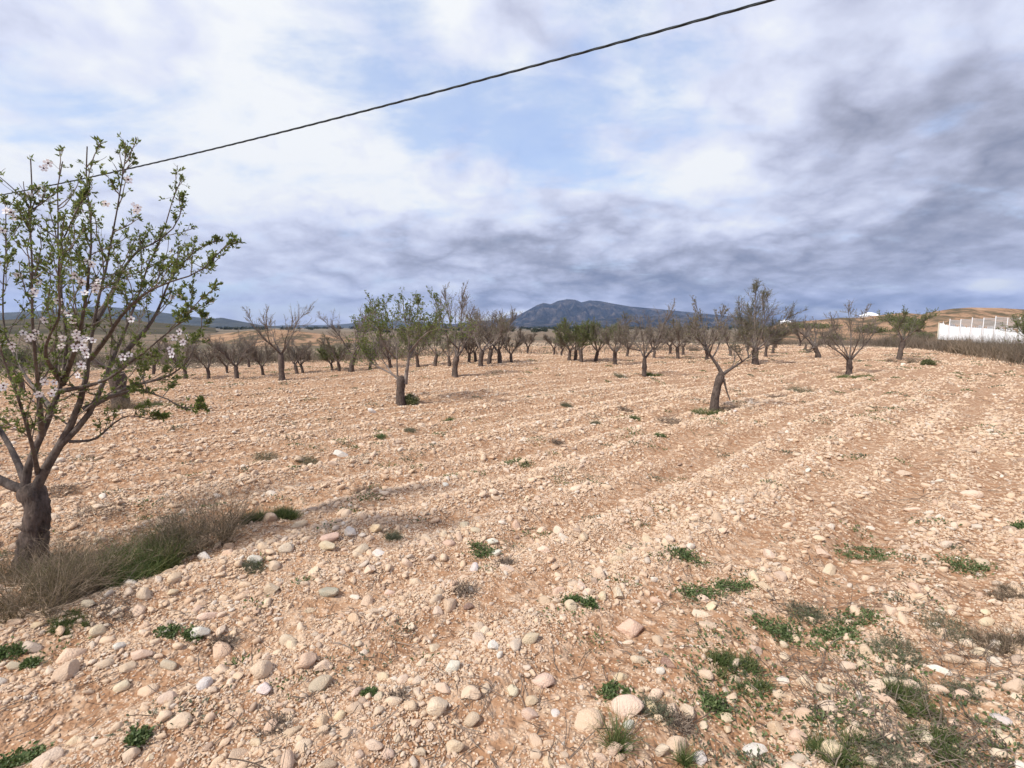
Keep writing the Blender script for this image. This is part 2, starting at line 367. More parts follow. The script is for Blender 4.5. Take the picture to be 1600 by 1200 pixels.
# ------------------------------------------------------------------ ground
def build_ground():
    af = np.linspace(R(-66), R(66), 640); ab = np.linspace(R(66), R(294), 110)[1:-1]
    A = np.r_[af, ab]; RR = np.r_[np.linspace(0.02, 1.0, 14)[:-1], np.geomspace(1.0, 60, 300)[:-1], np.geomspace(60, 9200, 130)]
    na, nr = len(A), len(RR)
    x = RR[:, None] * np.sin(A)[None]; y = RR[:, None] * np.cos(A)[None]
    z = H(x, y) + 0.012 * fbm(x * 9, y * 9, 3, 3) * (1 - sst(np.hypot(x, y), 8, 20))
    v = np.stack([x, y, z], -1).reshape(-1, 3)
    i = np.arange(na * nr).reshape(nr, na); j = np.roll(i, -1, 1)
    q = np.stack([i[:-1], i[1:], j[1:], j[:-1]], -1).reshape(-1, 4)
    c = len(v); v = np.vstack([v, [[0, 0, float(H(0, 0))]]])
    tri = np.stack([i[0], j[0], np.full(na, c)], -1)
    me = mesh_np('ground', v, [(q, 0), (tri[:, ::-1], 0)], [M_GROUND], True)
    X, Y = v[:, 0], v[:, 1]; r = np.hypot(X, Y); az = np.arctan2(X, Y)
    # the ploughed orchard ends sooner on the left and in the middle than on the right
    edge = 44 + 6 * fbm(X * 0.08, Y * 0.08, 2, 2) * 2 - 9 * sst(-az, 0.1, 0.5) + 8 * sst(az, 0.25, 0.5)
    fld = np.where(Y > -20, 1 - sst(r, edge - 1.5, edge + 1.5), 1 - sst(r, 60, 70))
    scr = sst(r, edge - 2, edge) * (1 - sst(r, edge + 18, edge + 40)) * sst(fbm(X * 0.15, Y * 0.15, 31, 3), -0.12, 0.10)
    for nme, a in (('field', fld), ('scrub', scr)):
        at = me.attributes.new(nme, 'FLOAT', 'POINT'); at.data.foreach_set('value', a.astype(np.float32))
    return link('ground', me, kind='structure')
build_ground()

# ------------------------------------------------------------------ hills
def ridge(name, prof, D0, D1, D2, material, rough=0.15, nx=260, ny=70, seed=1, base=-2.0, pexp=1.0, sc=1.0):
    px = np.array([p[0] for p in prof], float); py = np.array([p[1] for p in prof], float)
    u = np.linspace(px[0], px[-1], nx); yy = np.interp(u, px, py)
    top = np.array([at_Y(a, b, D1)[2] for a, b in zip(u, yy)])
    f = np.linspace(0, 1, ny); D = np.where(f < 0.6, D0 + (D1 - D0) * f / 0.6, D1 + (D2 - D1) * (f - 0.6) / 0.4)
    sh = np.where(D < D1, ((D - D0) / (D1 - D0)), 1 - (D - D1) / (D2 - D1)); sh = np.clip(sh, 0, 1)
    tx = np.array([(a - 800) / FPX for a in u])
    X = tx[None] * D[:, None] * 1.0; Y = np.repeat(D[:, None], nx, 1)
    L = (D1 - D0) / sc
    nz = np.abs(fbm(X / L * 3, Y / L * 1.5, seed, 5)) * 2
    nz2 = fbm(X / L * 7, Y / L * 4, seed + 50, 5)
    s = (sh ** pexp)[:, None]
    Z = base + (top[None] - base) * s
    amp = (top[None] - base) * 4 * s * (1 - s) + 0.0
    Z = Z - amp * nz * rough * 1.6 + amp * nz2 * rough
    side = np.minimum(sst(np.arange(nx), 0, nx * 0.03), 1) ; Z = base + (Z - base) * np.maximum(side, 0.02)[None]
    v = np.stack([X, Y, Z], -1).reshape(-1, 3); i = np.arange(nx * ny).reshape(ny, nx)
    q = np.stack([i[:-1, :-1], i[:-1, 1:], i[1:, 1:], i[1:, :-1]], -1).reshape(-1, 4)
    me = mesh_np(name, v, [(q, 0)], [material], True)
    link(name, me, kind='structure'); return X, Y, Z
def m_hill(name, stops, sc, bump=0.0):
    m, t = mat(name); pos = t.n('ShaderNodeNewGeometry').outputs['Position']
    n = t.noise(pos, sc, 7, 0.66, 0.3); c = t.ramp(n, stops)
    bp = t.n('ShaderNodeBump', ins={'Strength': 1.0, 'Distance': bump, 'Height': t.noise(pos, sc * 3, 6, 0.65)})
    out(t, principled(t, c, 0.95, bp.outputs[0], 0.05)); return m
M_MOUNT = m_hill('mountain_rock_and_scrub', [(0.38, (0.018, 0.024, 0.022)), (0.47, (0.045, 0.048, 0.042)), (0.55, (0.12, 0.105, 0.09)), (0.66, (0.26, 0.21, 0.17))], 0.007, 160)
M_FARHILL = m_hill('far_hill_scrub', [(0.35, (0.035, 0.04, 0.03)), (0.6, (0.07, 0.07, 0.05)), (0.75, (0.15, 0.13, 0.1))], 0.005, 30)
M_SCRUBHILL = m_hill('scrub_hillside', [(0.35, (0.045, 0.045, 0.03)), (0.55, (0.095, 0.08, 0.055)), (0.75, (0.2, 0.15, 0.10))], 0.03, 3)
M_BANK = m_hill('orange_bank_soil', [(0.30, (0.07, 0.062, 0.04)), (0.44, (0.15, 0.115, 0.075)), (0.53, (0.34, 0.21, 0.13)), (0.72, (0.44, 0.30, 0.20))], 0.35, 0.5)
ridge('mountain', [(640, 514), (690, 509), (740, 502), (780, 500), (805, 495), (820, 487), (838, 477), (848, 473), (860, 475), (872, 469.5), (885, 467), (897, 468), (907, 472), (920, 469), (935, 470),
                   (955, 474), (985, 479), (1020, 482), (1060, 486), (1100, 490), (1150, 495), (1220, 500), (1320, 505), (1420, 508)], 4000, 5600, 7000, M_MOUNT, 0.55, 620, 200, 4, sc=2.6)
ridge('foothills', [(700, 514), (800, 508), (860, 505), (900, 502), (945, 498), (985, 494), (1010, 495), (1040, 490), (1070, 494), (1110, 498), (1180, 503), (1260, 507), (1340, 511)], 3200, 3900, 4600, M_MOUNT, 0.5, 360, 100, 14, sc=1.6)
ridge('hills', [(-700, 500), (-300, 492), (0, 489), (60, 486), (130, 480), (165, 478), (200, 481), (260, 488), (300, 494), (335, 498), (350, 496), (375, 501), (410, 508), (470, 512)], 2600, 3400, 4200, M_FARHILL, 0.15, 300, 60, 7)
ridge('hills', [(380, 512), (450, 508), (520, 508), (560, 504), (600, 500), (640, 502), (690, 505), (730, 508), (760, 512)], 5000, 5900, 7000, M_FARHILL, 0.15, 160, 40, 9)
ridge('hillside', [(-500, 500), (-200, 496), (0, 500), (100, 496), (180, 498), (240, 503), (300, 508), (340, 512)], 130, 300, 480, M_SCRUBHILL, 0.12, 200, 60, 12)
ridge('mound', [(290, 540), (330, 524), (380, 517), (430, 514), (470, 517), (520, 524), (580, 532), (640, 540)], 48, 66, 90, M_BANK, 0.10, 160, 50, 15, base=-1.0, pexp=1.2)
BX, BY, BZ = ridge('embankment', [(1165, 536), (1195, 513), (1215, 506), (1235, 503), (1270, 500), (1310, 496), (1340, 496), (1380, 491), (1405, 488), (1435, 491), (1455, 486), (1480, 482), (1510, 480), (1560, 481), (1610, 484), (1700, 488), (1850, 492), (2100, 494)],
                   49, 74, 110, M_BANK, 0.12, 300, 80, 19, base=-0.5, pexp=1.0, sc=2.0)
def bank_z(x, y):
    i = np.argmin((BX - x) ** 2 + (BY - y) ** 2); return float(BZ.ravel()[i])

# ------------------------------------------------------------------ buildings
def house(px0, px1, ytop, D, label):
    a, b = at_Y(px0, ytop, D), at_Y(px1, ytop, D); w = b[0] - a[0]; zt = a[2]; cx = (a[0] + b[0]) / 2
    t = empty('house', (cx, D, 0), label, 'house'); rh = 0.28 * min(w, 4)
    g = Geo(); g.box((0, 0, (zt - rh) / 2), (w, w * 0.9, zt - rh)); g.build('wall', [M_WHITE], t)
    g = Geo(); o = w / 2 + 0.15; z0 = zt - rh + 0.003
    g.add([(-o, -o, z0), (o, -o, z0), (o, o, z0), (-o, o, z0), (-o * 0.35, 0, zt), (o * 0.35, 0, zt)], np.array([[0, 1, 5, 4], [2, 3, 4, 5]]));
    g.p.append((np.array([[1, 2, 5], [3, 0, 4]]), 0)); g.p.append((np.array([[3, 2, 1, 0]]), 0)); g.build('roof', [M_WHITE], t)
    for s in (-1, 1):
        g = Geo(); g.box((s * w * 0.25, -w * 0.45 - 0.02, zt - rh - 1.3), (w * 0.16, 0.05, 1.0)); g.build('window', [M_CABLE], t)
house(1350, 1369, 488, 150, 'small white house whose roof shows above the earth bank behind the bare vase-shaped tree')
house(1220, 1234, 499.5, 210, 'tiny white building at the left end of the earth bank below the dark clouds')

def fence():
    x0, y0 = at_Y(1467, 500, 54)[:2]; x1, y1 = at_Y(1720, 500, 46)[:2]
    t = empty('fence', (x0, y0, bank_z(x0, y0)), 'white panel fence with wire mesh on top climbing the earth bank at right', 'fence')
    n = 13; ang = math.atan2(y1 - y0, x1 - x0); rng = np.random.default_rng(3)
    zb0 = at_Y(1467, 526, 54)[2]; zb1 = at_Y(1600, 536, 49.5)[2]; L = math.hypot(x1 - x0, y1 - y0)
    def P(s): return (s * (x1 - x0), s * (y1 - y0))
    for i in range(n + 1):
        s = i / n; x, y = P(s); zb = -0.9 + (zb0 + (zb1 - zb0) * min(1, s * 1.9)) * 0 ; g = Geo()
        wx, wy = x + x0, y + y0; zz = zb0 + (zb1 - zb0) * s / 0.55
        top = zz + (1.55 if i == 0 else 1.78 + 0.14 * min(i, 5) + 0.1 * (i % 2))
        zo = t.location.z
        g.box((x + 0.0, y - 0.05, (zz - 1.2 + top) / 2 - zo), (0.07, 0.07, top - zz + 1.2), 0, ang); g.build('post', [M_CREAMP if i == 0 else M_WHITE], t)
        if i == n: break
        s2 = (i + 1) / n; xa, ya = P(s); xb, yb = P(s2); zz2 = zb0 + (zb1 - zb0) * s2 / 0.55
        # panel of upright corrugations with a torn uneven top
        k = 22; g = Geo(); q = np.linspace(0.035, 0.965, k); off = 0.015 * np.sign(np.sin(np.arange(k) * np.pi / 2 + 0.5))
        zt = zz + (zz2 - zz) * q + 1.42 + 0.12 * rng.normal(0, 0.6, k) - (0.25 * q if i > 4 else 0) + 0.12 * np.sin(q * 5 + i)
        zl = zz + (zz2 - zz) * q - 0.9
        nx, ny = -math.sin(ang), math.cos(ang); vx = xa + (xb - xa) * q + nx * (0.1 + off); vy = ya + (yb - ya) * q + ny * (0.1 + off)
        vs = np.concatenate([np.stack([vx, vy, zl - zo], 1), np.stack([vx, vy, zt - zo], 1), np.stack([vx + nx * .03, vy + ny * .03, zl - zo], 1), np.stack([vx + nx * .03, vy + ny * .03, zt - zo], 1)])
        a = np.arange(k - 1)
        f = np.concatenate([np.stack([a, a + 1, a + 1 + k, a + k], 1), np.stack([a + 2 * k, a + 3 * k, a + 1 + 3 * k, a + 1 + 2 * k], 1), np.stack([a + k, a + 1 + k, a + 1 + 3 * k, a + 3 * k], 1)])
        g.add(vs, f); g.build('panel', [M_WHITE], t)
        if i >= 1:
            g = Geo(); h0, h1 = 1.4, 1.72 + 0.14 * min(i, 5)
            A = np.array([xa, ya, 0]); B = np.array([xb, yb, 0])
            for m_ in range(1, 15):
                c = A + (B - A) * m_ / 15; zc = zz + (zz2 - zz) * m_ / 15 - zo
                g.box((c[0], c[1], zc + (h0 + h1) / 2), (0.025, 0.025, h1 - h0), 0, ang)
            for m_ in range(7):
                hh = h0 + (h1 - h0) * m_ / 6; c = (A + B) / 2
                tk = 0.06 if m_ == 6 else 0.025; d = 0.03
                v0 = [(A[0], A[1] - d, zz - zo + hh), (B[0], B[1] - d, zz2 - zo + hh), (B[0], B[1] - d, zz2 - zo + hh + tk), (A[0], A[1] - d, zz - zo + hh + tk)]
                v1 = [(p[0], p[1] + 0.03, p[2]) for p in v0]
                g.add(v0 + v1, np.array([[0, 1, 2, 3], [7, 6, 5, 4], [3, 2, 6, 7], [1, 0, 4, 5]]))
            g.build('wire_mesh', [M_WIRE], t)
fence()

# ------------------------------------------------------------------ overhead cable
def cable():
    ZC = 5.6
    a = ray(0, 305); A = np.array([0, 0, EYE]) + a * ((ZC - EYE) / a[2])
    b = ray(1205, 0); B = np.array([0, 0, EYE]) + b * ((ZC - EYE) / b[2])
    AB = B - A; n = np.array([-AB[1], AB[0], 0]); d = ray(640, 155); tt = (n @ (A - [0, 0, EYE])) / (n @ d); Mp = np.array([0, 0, EYE]) + d * tt
    sm = np.dot(Mp - A, AB) / np.dot(AB, AB); sag = (ZC - Mp[2]) / (sm * (1 - sm))
    s0, s1 = -0.75, 1.7; k = 520; s = np.linspace(s0, s1, k)
    C = A + AB * s[:, None]; C[:, 2] = ZC - sag * s * (1 - s)
    dirn = nrm(AB); side = nrm(np.cross(dirn, [0, 0, 1])); upv = np.cross(side, dirn)
    L = np.linalg.norm(AB) * s
    t = empty('overhead_cable', C[0], 'dark twisted overhead cable sagging across the cloudy sky', 'cable')
    for j in range(3):
        ph = L * 2 * np.pi / 1.0 + j * 2 * np.pi / 3
        Pp = C + 0.0095 * (np.cos(ph)[:, None] * side + np.sin(ph)[:, None] * upv) - C[0]
        g = Geo(); tubes(g, Pp[None], np.full((1, k), 0.0090), 6); g.build('strand', [M_CABLE], t, True)
    for e, lab in ((C[0], 'wooden utility pole carrying the far left end of the cable'), (C[-1], 'wooden utility pole carrying the right end of the cable')):
        h = float(H(e[0], e[1])); p = empty('utility_pole', (e[0], e[1] + 0.12, h - 0.3), lab, 'utility pole', 'poles carrying the cable')
        g = Geo(); tubes(g, np.array([[[0, 0, 0], [0, 0, 3], [0, 0, e[2] - h + 0.8]]]), np.array([[0.13, 0.12, 0.09]]), 10); g.build('pole', [M_POLE], p, True)
        g = Geo(); g.box((0, -0.1, e[2] - h + 0.3), (0.05, 0.14, 0.08)); g.build('bracket', [M_CABLE], p)
cable()

# ------------------------------------------------------------------ trees
def cluster_leaves(g, rng, P, T, n, L, W, m=0, spread=0.9):
    P = np.repeat(P, n, 0); T = np.repeat(T, n, 0); D = nrm(T * 0.8 + rng.normal(0, spread, P.shape) + [0, 0, 0.35])
    k = len(P); leaves(g, P + rng.normal(0, L * 0.12, P.shape), D, rng.uniform(0.55, 1.15, k) * L, rng.uniform(0.7, 1.2, k) * W, rng, m)
def blossom_mesh(rng, s=0.02):
    g = Geo()
    for i in range(5):
        a = i * 2 * np.pi / 5 + rng.normal(0, 0.1); d = np.array([math.cos(a), math.sin(a), 0.25]); q = np.array([-math.sin(a), math.cos(a), 0])
        v = [d * s * 0.15, d * s * 0.6 + q * s * 0.36, d * s * 1.05 + q * s * 0.22, d * s * 0.95, d * s * 1.05 - q * s * 0.22, d * s * 0.6 - q * s * 0.36]
        g.add(v, np.array([[0, 1, 2, 3], [0, 3, 4, 5]]), 0)
    a = np.arange(7) * 2 * np.pi / 7
    ring = np.stack([np.cos(a) * s * 0.26, np.sin(a) * s * 0.26, np.full(7, s * 0.12)], 1)
    v = np.vstack([ring, [[0, 0, s * 0.26], [0, 0, 0]]]); i = np.arange(7); j = (i + 1) % 7
    g.add(v, np.concatenate([np.stack([i, j, np.full(7, 7)], 1), np.stack([j, i, np.full(7, 8)], 1)]), 1)
    return g.mesh('blossom', [M_PETAL, M_PCORE])

def tree(px, py, ytop, hw, label, style='bare', seed=0, limbs=None, tr=None, fork=0.34, lean=(0, 0), n2=7, n3=7, dens=1.0, near=False, group='almond trees of the orchard', D=None, base=None, name='almond_tree'):
    """px,py: foot of the trunk; ytop: highest twig; hw: half crown width, all as seen in the photograph"""
    rng = np.random.default_rng(seed + 100)
    B = ground(px, py) if base is None else np.array(base); Yd = B[1]; Ht = at_Y(px, ytop, Yd)[2] - B[2]; pm = depth_of(B) / FPX
    Rc = hw * pm; tr = tr or 0.030 * Ht + 0.012
    root = empty(name, B, label, 'tree', group)
    fz = fork * Ht; top = np.array([lean[0], lean[1], fz])
    def loc(p, dy=0.0):
        q = at_Y(p[0], p[1], Yd + dy); return q - B
    k = 26 if near else 7
    if isinstance(limbs, dict) and 'trunk' in limbs: tp = resample([loc(q, q[2] if len(q) > 2 else 0) for q in limbs['trunk']], k); tp[0] = [tp[0][0], 0, -0.06]; top = tp[-1]
    else: tp = grow(rng, np.array([[0, 0, -0.06]]), np.array([[lean[0] * 1.2, lean[1], fz]]), [math.hypot(fz, lean[0]) + 0.06], k, 0.07, 0.0)[0]; top = tp[-1]
    rad = tr * (1 + (0.65 if near else 0.35) * np.exp(-np.linspace(0, 1, k) * (9 if near else 5)) + 0.12 * rng.normal(0, 0.5, k) + 0.12 * np.linspace(0, 1, k) ** 3); rad[-1] *= 0.7
    g = Geo(); s = 28 if near else 8; tubes(g, tp[None], rad[None], s)
    v = g.v[0]; v += nrm(v - np.repeat(tp, s, 0)) * (rng.normal(0, (0.035 if near else 0.06) * tr, (len(v), 1)) + tr * (0.34 if near else 0.22) * (fbm(np.tile(np.arange(s), k) * 0.8, np.repeat(np.arange(k), s) * (0.13 if near else 0.25), seed, 3) * 2)[:, None])
    g.add(np.vstack([v[-s:], top + [0, 0, tr * 0.3]]), np.stack([np.arange(s), (np.arange(s) + 1) % s, np.full(s, s)], 1))
    g.build('trunk', [M_BARK], root, True)
    LL = []
    if limbs:
        for lb in limbs['limbs']:
            pts = resample([loc(q, q[2] if len(q) > 2 else 0) for q in lb[1:]], 14); pts += np.cumsum(rng.normal(0, 0.0035 * Ht, pts.shape), 0) * np.linspace(0, 1, 14)[:, None]; LL.append((pts, lb[0] * tr * (0.74 if near else 0.92)))
    else:
        nl = int(rng.integers(4, 7)); a0 = rng.uniform(0, 6.28)
        for i in range(nl):
            a = a0 + i * 6.283 / nl + rng.normal(0, 0.25); up = rng.uniform(0.8, 1.6)
            d = np.array([math.cos(a), math.sin(a), up]); rem = Ht - fz
            ln = rem * rng.uniform(0.62, 0.86)
            P = grow(rng, top[None] + [[0, 0, -0.03 * Ht]], d[None], [ln * 1.05], 9, 0.16, 0.10)[0]
            sc_ = np.clip(Rc * 0.95 / max(1e-3, np.hypot(*(P[-1] - top)[:2])), 0.3, 1.6); P[:, :2] = top[:2] + (P[:, :2] - top[:2]) * (1 + (sc_ - 1) * np.linspace(0, 1, 9)[:, None])
            LL.append((P, tr * rng.uniform(0.30, 0.42)))
    GL = Geo(); tuftsP, tuftsT, tuftsW = [], [], []
    tw = 0.0017 if near else max(0.0026, 0.00026 * Yd)
    for P, r0 in LL:
        g = Geo(); kk = P.shape[0]; f = np.linspace(0, 1, kk)
        tubes(g, P[None], (r0 * (0.25 * (1 - f) + 0.75 * (1 - f) ** 2.4) + tw * 1.6)[None], 8 if near else 5, 0)
        ln = np.linalg.norm(np.diff(P, axis=0), axis=1).sum()
        m2 = max(3, int((n2 if near else n2 * 1.35) * (0.5 + 0.7 * ln / (Ht * 0.6))))
        S, T, t2, _ = along(rng, P[None], m2, 0.22, 1.0)
        out_ = S - np.array([0, 0, S[:, 2].mean()]); out_[:, 2] = 0
        D2 = nrm(T * 0.7 + rng.normal(0, 0.5, T.shape) + nrm(out_) * 0.25 + [0, 0, 0.35])
        L2 = ln * (rng.uniform(0.14, 0.36, m2) if near else rng.uniform(0.28, 0.62, m2)) * (1.15 - (0.9 if near else 0.6) * t2)
        lim = (Ht * (0.96 if near else rng.uniform(0.85, 1.12, m2)) - S[:, 2]); L2 = np.minimum(L2, np.maximum(lim, 0.1 * Ht) * 1.1)
        P2 = grow(rng, S, D2, L2, 7, 0.14, 0.09 if style != 'feather' else 0.05)
        r2 = (r0 * 0.28 * (1 - t2 * 0.5))[:, None] * (1 - np.linspace(0, 1, 7))[None] * 0.55 + tw
        tubes(g, P2, r2, 5 if near else 4, 1)
        m3 = max(2, int(n3 * (1 if near else 1.7))); S3, T3, t3, own = along(rng, P2, m3, 0.12, 1.0)
        D3 = nrm(T3 * 0.75 + rng.normal(0, 0.55, T3.shape) + [0, 0, 0.25])
        L3 = L2[own] * rng.uniform(0.15, 0.55, len(own)) * (1.1 - 0.6 * t3)
        P3 = grow(rng, S3, D3, L3, 5, 0.13, 0.06)
        tubes(g, P3, np.linspace(1.1, 0.7, 5)[None] * tw * np.ones((len(P3), 1)) * 0.8, 3, 1)
        g.build('limb', [M_LIMB if near else M_TWIG if style != 'bare' else M_LIMB, M_TWIG], root, True)
        for Q, per in ((P2, 0.95), (P3, 1.0), (P[None], 0.3)):
            Lq = np.linalg.norm(np.diff(Q, axis=1), axis=2).sum(1); cnt = max(1, int(Lq.mean() / (0.032 if near else 0.085) * per * dens))
            a, b, tt, _ = along(rng, Q, cnt, 0.3 if Q is P[None] else 0.08, 1.0); tuftsP.append(a); tuftsT.append(b)
            tuftsP.append(Q[:, -1]); tuftsT.append(nrm(Q[:, -1] - Q[:, -2]))
    TP, TT = np.concatenate(tuftsP), np.concatenate(tuftsT)
    if near: return root, LL, TP, TT, rng
    if style == 'green': cluster_leaves(GL, rng, TP, TT, 3, 0.040, 0.022, 0)
    elif style == 'feather': cluster_leaves(GL, rng, TP, TT, 3, 0.040, 0.010, 0, 0.5)
    elif style == 'sparse':
        i = rng.random(len(TP)) < 0.5; cluster_leaves(GL, rng, TP[i], TT[i], 2, 0.036, 0.019, 0)
    else:
        i = rng.random(len(TP)) < 0.5; cluster_leaves(GL, rng, TP[i], TT[i], 2, 0.028, 0.016, 0)
    GL.build('foliage', [{'green': M_LEAF, 'feather': M_OLIVE, 'sparse': M_OLIVE}.get(style, M_BUD)], root, kind='stuff')
    return root

# the big tree at left, limb by limb
near_limbs = {'trunk': [(52, 884), (50, 860), (56, 825), (62, 795), (50, 772), (42, 760)], 'limbs': [
    (0.62, (45, 768), (25, 765), (-10, 752, -.05), (-70, 700, -.1), (-130, 600, -.1), (-170, 470, -.1)),
    (0.50, (38, 765), (28, 735), (50, 712), (66, 680), (82, 640), (97, 600), (100, 540), (92, 470), (80, 380), (82, 242)),
    (0.40, (42, 762), (33, 725, .03), (15, 690, .1), (-20, 640, .2), (-60, 560, .25), (-90, 450, .3), (-100, 330, .3)),
    (0.62, (55, 765), (60, 742), (78, 712), (108, 682), (125, 645), (136, 600), (141, 560), (150, 500), (165, 420), (188, 330), (206, 236)),
    (0.40, (95, 695), (108, 684), (128, 668), (150, 640), (160, 600, .15), (182, 550, .2), (215, 480, .25), (235, 400, .3), (272, 283, .3)),
    (0.30, (92, 612), (120, 606, -.1), (160, 604, -.15), (200, 575, -.25), (250, 540, -.3), (300, 505, -.3), (322, 470, -.3)),
    (0.34, (130, 640), (165, 625, .1), (215, 596, .2), (270, 592, .3), (315, 548, .35), (320, 500, .4)),
    (0.26, (165, 622), (220, 606, -.1), (262, 615, -.2), (300, 640, -.2), (318, 622, -.2)),
    (0.36, (97, 600), (110, 560, -.2), (130, 500, -.35), (140, 430, -.4), (150, 330, -.45), (137, 220, -.5)),
    (0.34, (66, 680), (60, 620, -.2), (52, 560, -.4), (40, 480, -.5), (44, 400, -.5), (30, 240, -.5)),
    (0.32, (141, 560), (175, 520, -.15), (200, 470, -.25), (240, 440, -.3), (300, 432, -.3), (345, 385, -.3)),
    (0.30, (150, 500), (180, 450, .2), (200, 400, .25), (250, 380, .3), (290, 345, .3), (292, 305, .3)),
    (0.30, (188, 560, .2), (240, 500, .3), (262, 440, .35), (290, 400, .4), (328, 378, .4)),
    (0.28, (82, 640), (50, 600, .3), (20, 560, .45), (0, 500, .5), (10, 420, .5), (20, 330, .5)),
    (0.28, (60, 742), (50, 700, -.2), (30, 650, -.35), (10, 600, -.5), (-20, 520, -.6), (-30, 400, -.6)),
    (0.25, (97, 600), (60, 545, -.5), (100, 470, -.7), (60, 400, -.75), (110, 350, -.8), (120, 300, -.8)),
    (0.16, (108, 690), (150, 690, .05), (185, 655, .1), (210, 650, .1), (245, 662, .1), (270, 660, .1))]}
root, LL, TP, TT, rng = tree(52, 884, 268, 280, 'big blossoming almond tree with forked dark trunk at the left edge', seed=5, limbs=near_limbs, tr=0.068, n2=12, n3=6, near=True, dens=0.64)
pxs = np.array([project(p + np.array(root.location)) for p in TP])
dn = np.clip(0.45 + (pxs[:, 1] - 250) / 420.0, 0.42, 0.95) * np.clip((720 - pxs[:, 1]) / 90, 0.12, 1)
keep = rng.random(len(TP)) < dn
g = Geo(); cluster_leaves(g, rng, TP[keep], TT[keep], 5, 0.029, 0.0115, 0, 0.75); g.build('foliage', [M_LEAF], root, kind='stuff')
bm_ = [blossom_mesh(rng, 0.019), blossom_mesh(rng, 0.017), blossom_mesh(rng, 0.021)]
def put_blossom(P, k):
    o = link('blossom', bm_[k % 3], root, tuple(P)); dv = Vector((0 - P[0] - root.location.x, -P[1] - root.location.y, EYE - P[2] - root.location.z)).normalized()
    dv = (dv + Vector(rng.normal(0, 0.45, 3))).normalized(); o.rotation_euler = dv.to_track_quat('Z', 'X').to_euler()
spots = [(120, 528, 3), (128, 540, 3), (135, 530, 3), (118, 545, 2), (132, 548, 2), (97, 487, 2), (108, 490, 1), (114, 503, 2), (98, 525, 2), (50, 527, 2), (44, 530, 1), (20, 545, 2), (131, 573, 2), (122, 586, 2), (70, 597, 3),
         (293, 525, 2), (285, 536, 3), (266, 546, 2), (205, 499, 1), (202, 554, 2), (2, 534, 2), (5, 602, 2), (62, 615, 2), (80, 615, 2), (75, 255, 2), (68, 263, 2), (165, 318, 1), (210, 322, 3), (212, 330, 2), (200, 281, 2),
         (143, 413, 3), (150, 447, 3), (148, 453, 2), (118, 430, 2), (128, 441, 2), (90, 470, 2), (60, 305, 3), (45, 305, 2), (36, 520, 1), (10, 330, 3), (4, 360, 2), (60, 440, 2), (28, 430, 2), (52, 460, 2), (70, 500, 1), (95, 540, 1), (57, 518, 1)]
kk = 0
W = TP + np.array(root.location)
for (a, b, n) in spots:
    d = np.hypot(pxs[:, 0] - a, pxs[:, 1] - b) + np.where(W[:, 1] > 3.4, 14, 0); i = int(np.argmin(d)); c = at_Y(a, b, min(W[i, 1], 2.75)) - np.array(root.location)
    for q in range(n if b > 420 else (n + 1) // 2): put_blossom(c + rng.normal(0, 0.016, 3) * (q > 0), kk); kk += 1
for i in rng.choice(len(TP), 16, replace=False): put_blossom(TP[i], kk); kk += 1

# trees further out; each drawn from its own place, height and width
tree(627, 632, 462, 80, 'leafy almond tree with split stump trunk beside the white stone', 'green', 11, tr=0.085, dens=0.55, n2=8, n3=7, limbs={'trunk': [(627, 632), (626, 615), (626, 600), (628, 588)], 'limbs': [
    (0.30, (622, 592), (612, 583), (590, 574), (575, 566), (566, 550), (560, 520)),
    (0.22, (621, 588), (620, 560), (619, 535, .1), (610, 500, .2), (603, 475, .2)),
    (0.62, (633, 600), (636, 575), (640, 555), (638, 520, -.1), (630, 490, -.1), (630, 465, -.1)),
    (0.40, (638, 562), (652, 535, .2), (672, 510, .3), (682, 490, .3), (676, 470, .3)),
    (0.30, (640, 550), (655, 530, -.3), (668, 518, -.5), (690, 512, -.6), (712, 520, -.6)),
    (0.26, (618, 560), (600, 540, -.4), (590, 510, -.5), (584, 480, -.5)),
    (0.26, (640, 548), (650, 510, .4), (652, 490, .5), (654, 470, .5)), (0.2, (612, 583), (596, 560, .5), (580, 525, .6), (575, 495, .6))]})
tree(1115, 641, 470, 60, 'bare almond tree with hooked bare trunk and hanging broken stick', 'bare', 12, tr=0.068, n2=8, n3=7, dens=1.2, limbs={'trunk': [(1115, 641), (1117, 618), (1122, 598), (1128, 582)], 'limbs': [
    (0.62, (1128, 584), (1122, 570), (1112, 560), (1103, 546), (1100, 520, .1), (1095, 500, .1), (1088, 480, .1)),
    (0.60, (1127, 586), (1140, 577), (1155, 568), (1168, 560), (1178, 552), (1182, 530)),
    (0.30, (1107, 556), (1113, 540, -.2), (1122, 520, -.3), (1130, 495, -.3)), (0.25, (1103, 548), (1092, 530, .3), (1082, 510, .3), (1090, 495, .3)),
    (0.25, (1112, 560), (1122, 545, .2), (1128, 520, .3), (1118, 495, .3)), (0.22, (1160, 565), (1150, 550, -.2), (1140, 540, -.3)), (0.22, (1170, 558), (1166, 540, .2), (1160, 520, .2)),
    (0.18, (1100, 540), (1085, 525, -.3), (1078, 505, -.3))]})
def hanging_stick():
    p = at_Y(1131, 592, ground(1115, 641)[1] - 0.05); q = at_Y(1141, 626, ground(1115, 641)[1] - 0.1)
    g = Geo(); P = resample([p - p, (q - p) * 0.5 + [-0.02, 0, 0], q - p], 6); tubes(g, P[None], np.linspace(0.022, 0.010, 6)[None], 6)
    g.build('broken_stick', [M_BARK], None, True, tuple(p), label='thin broken stick hanging below the fork of the hooked tree', category='stick')
hanging_stick()
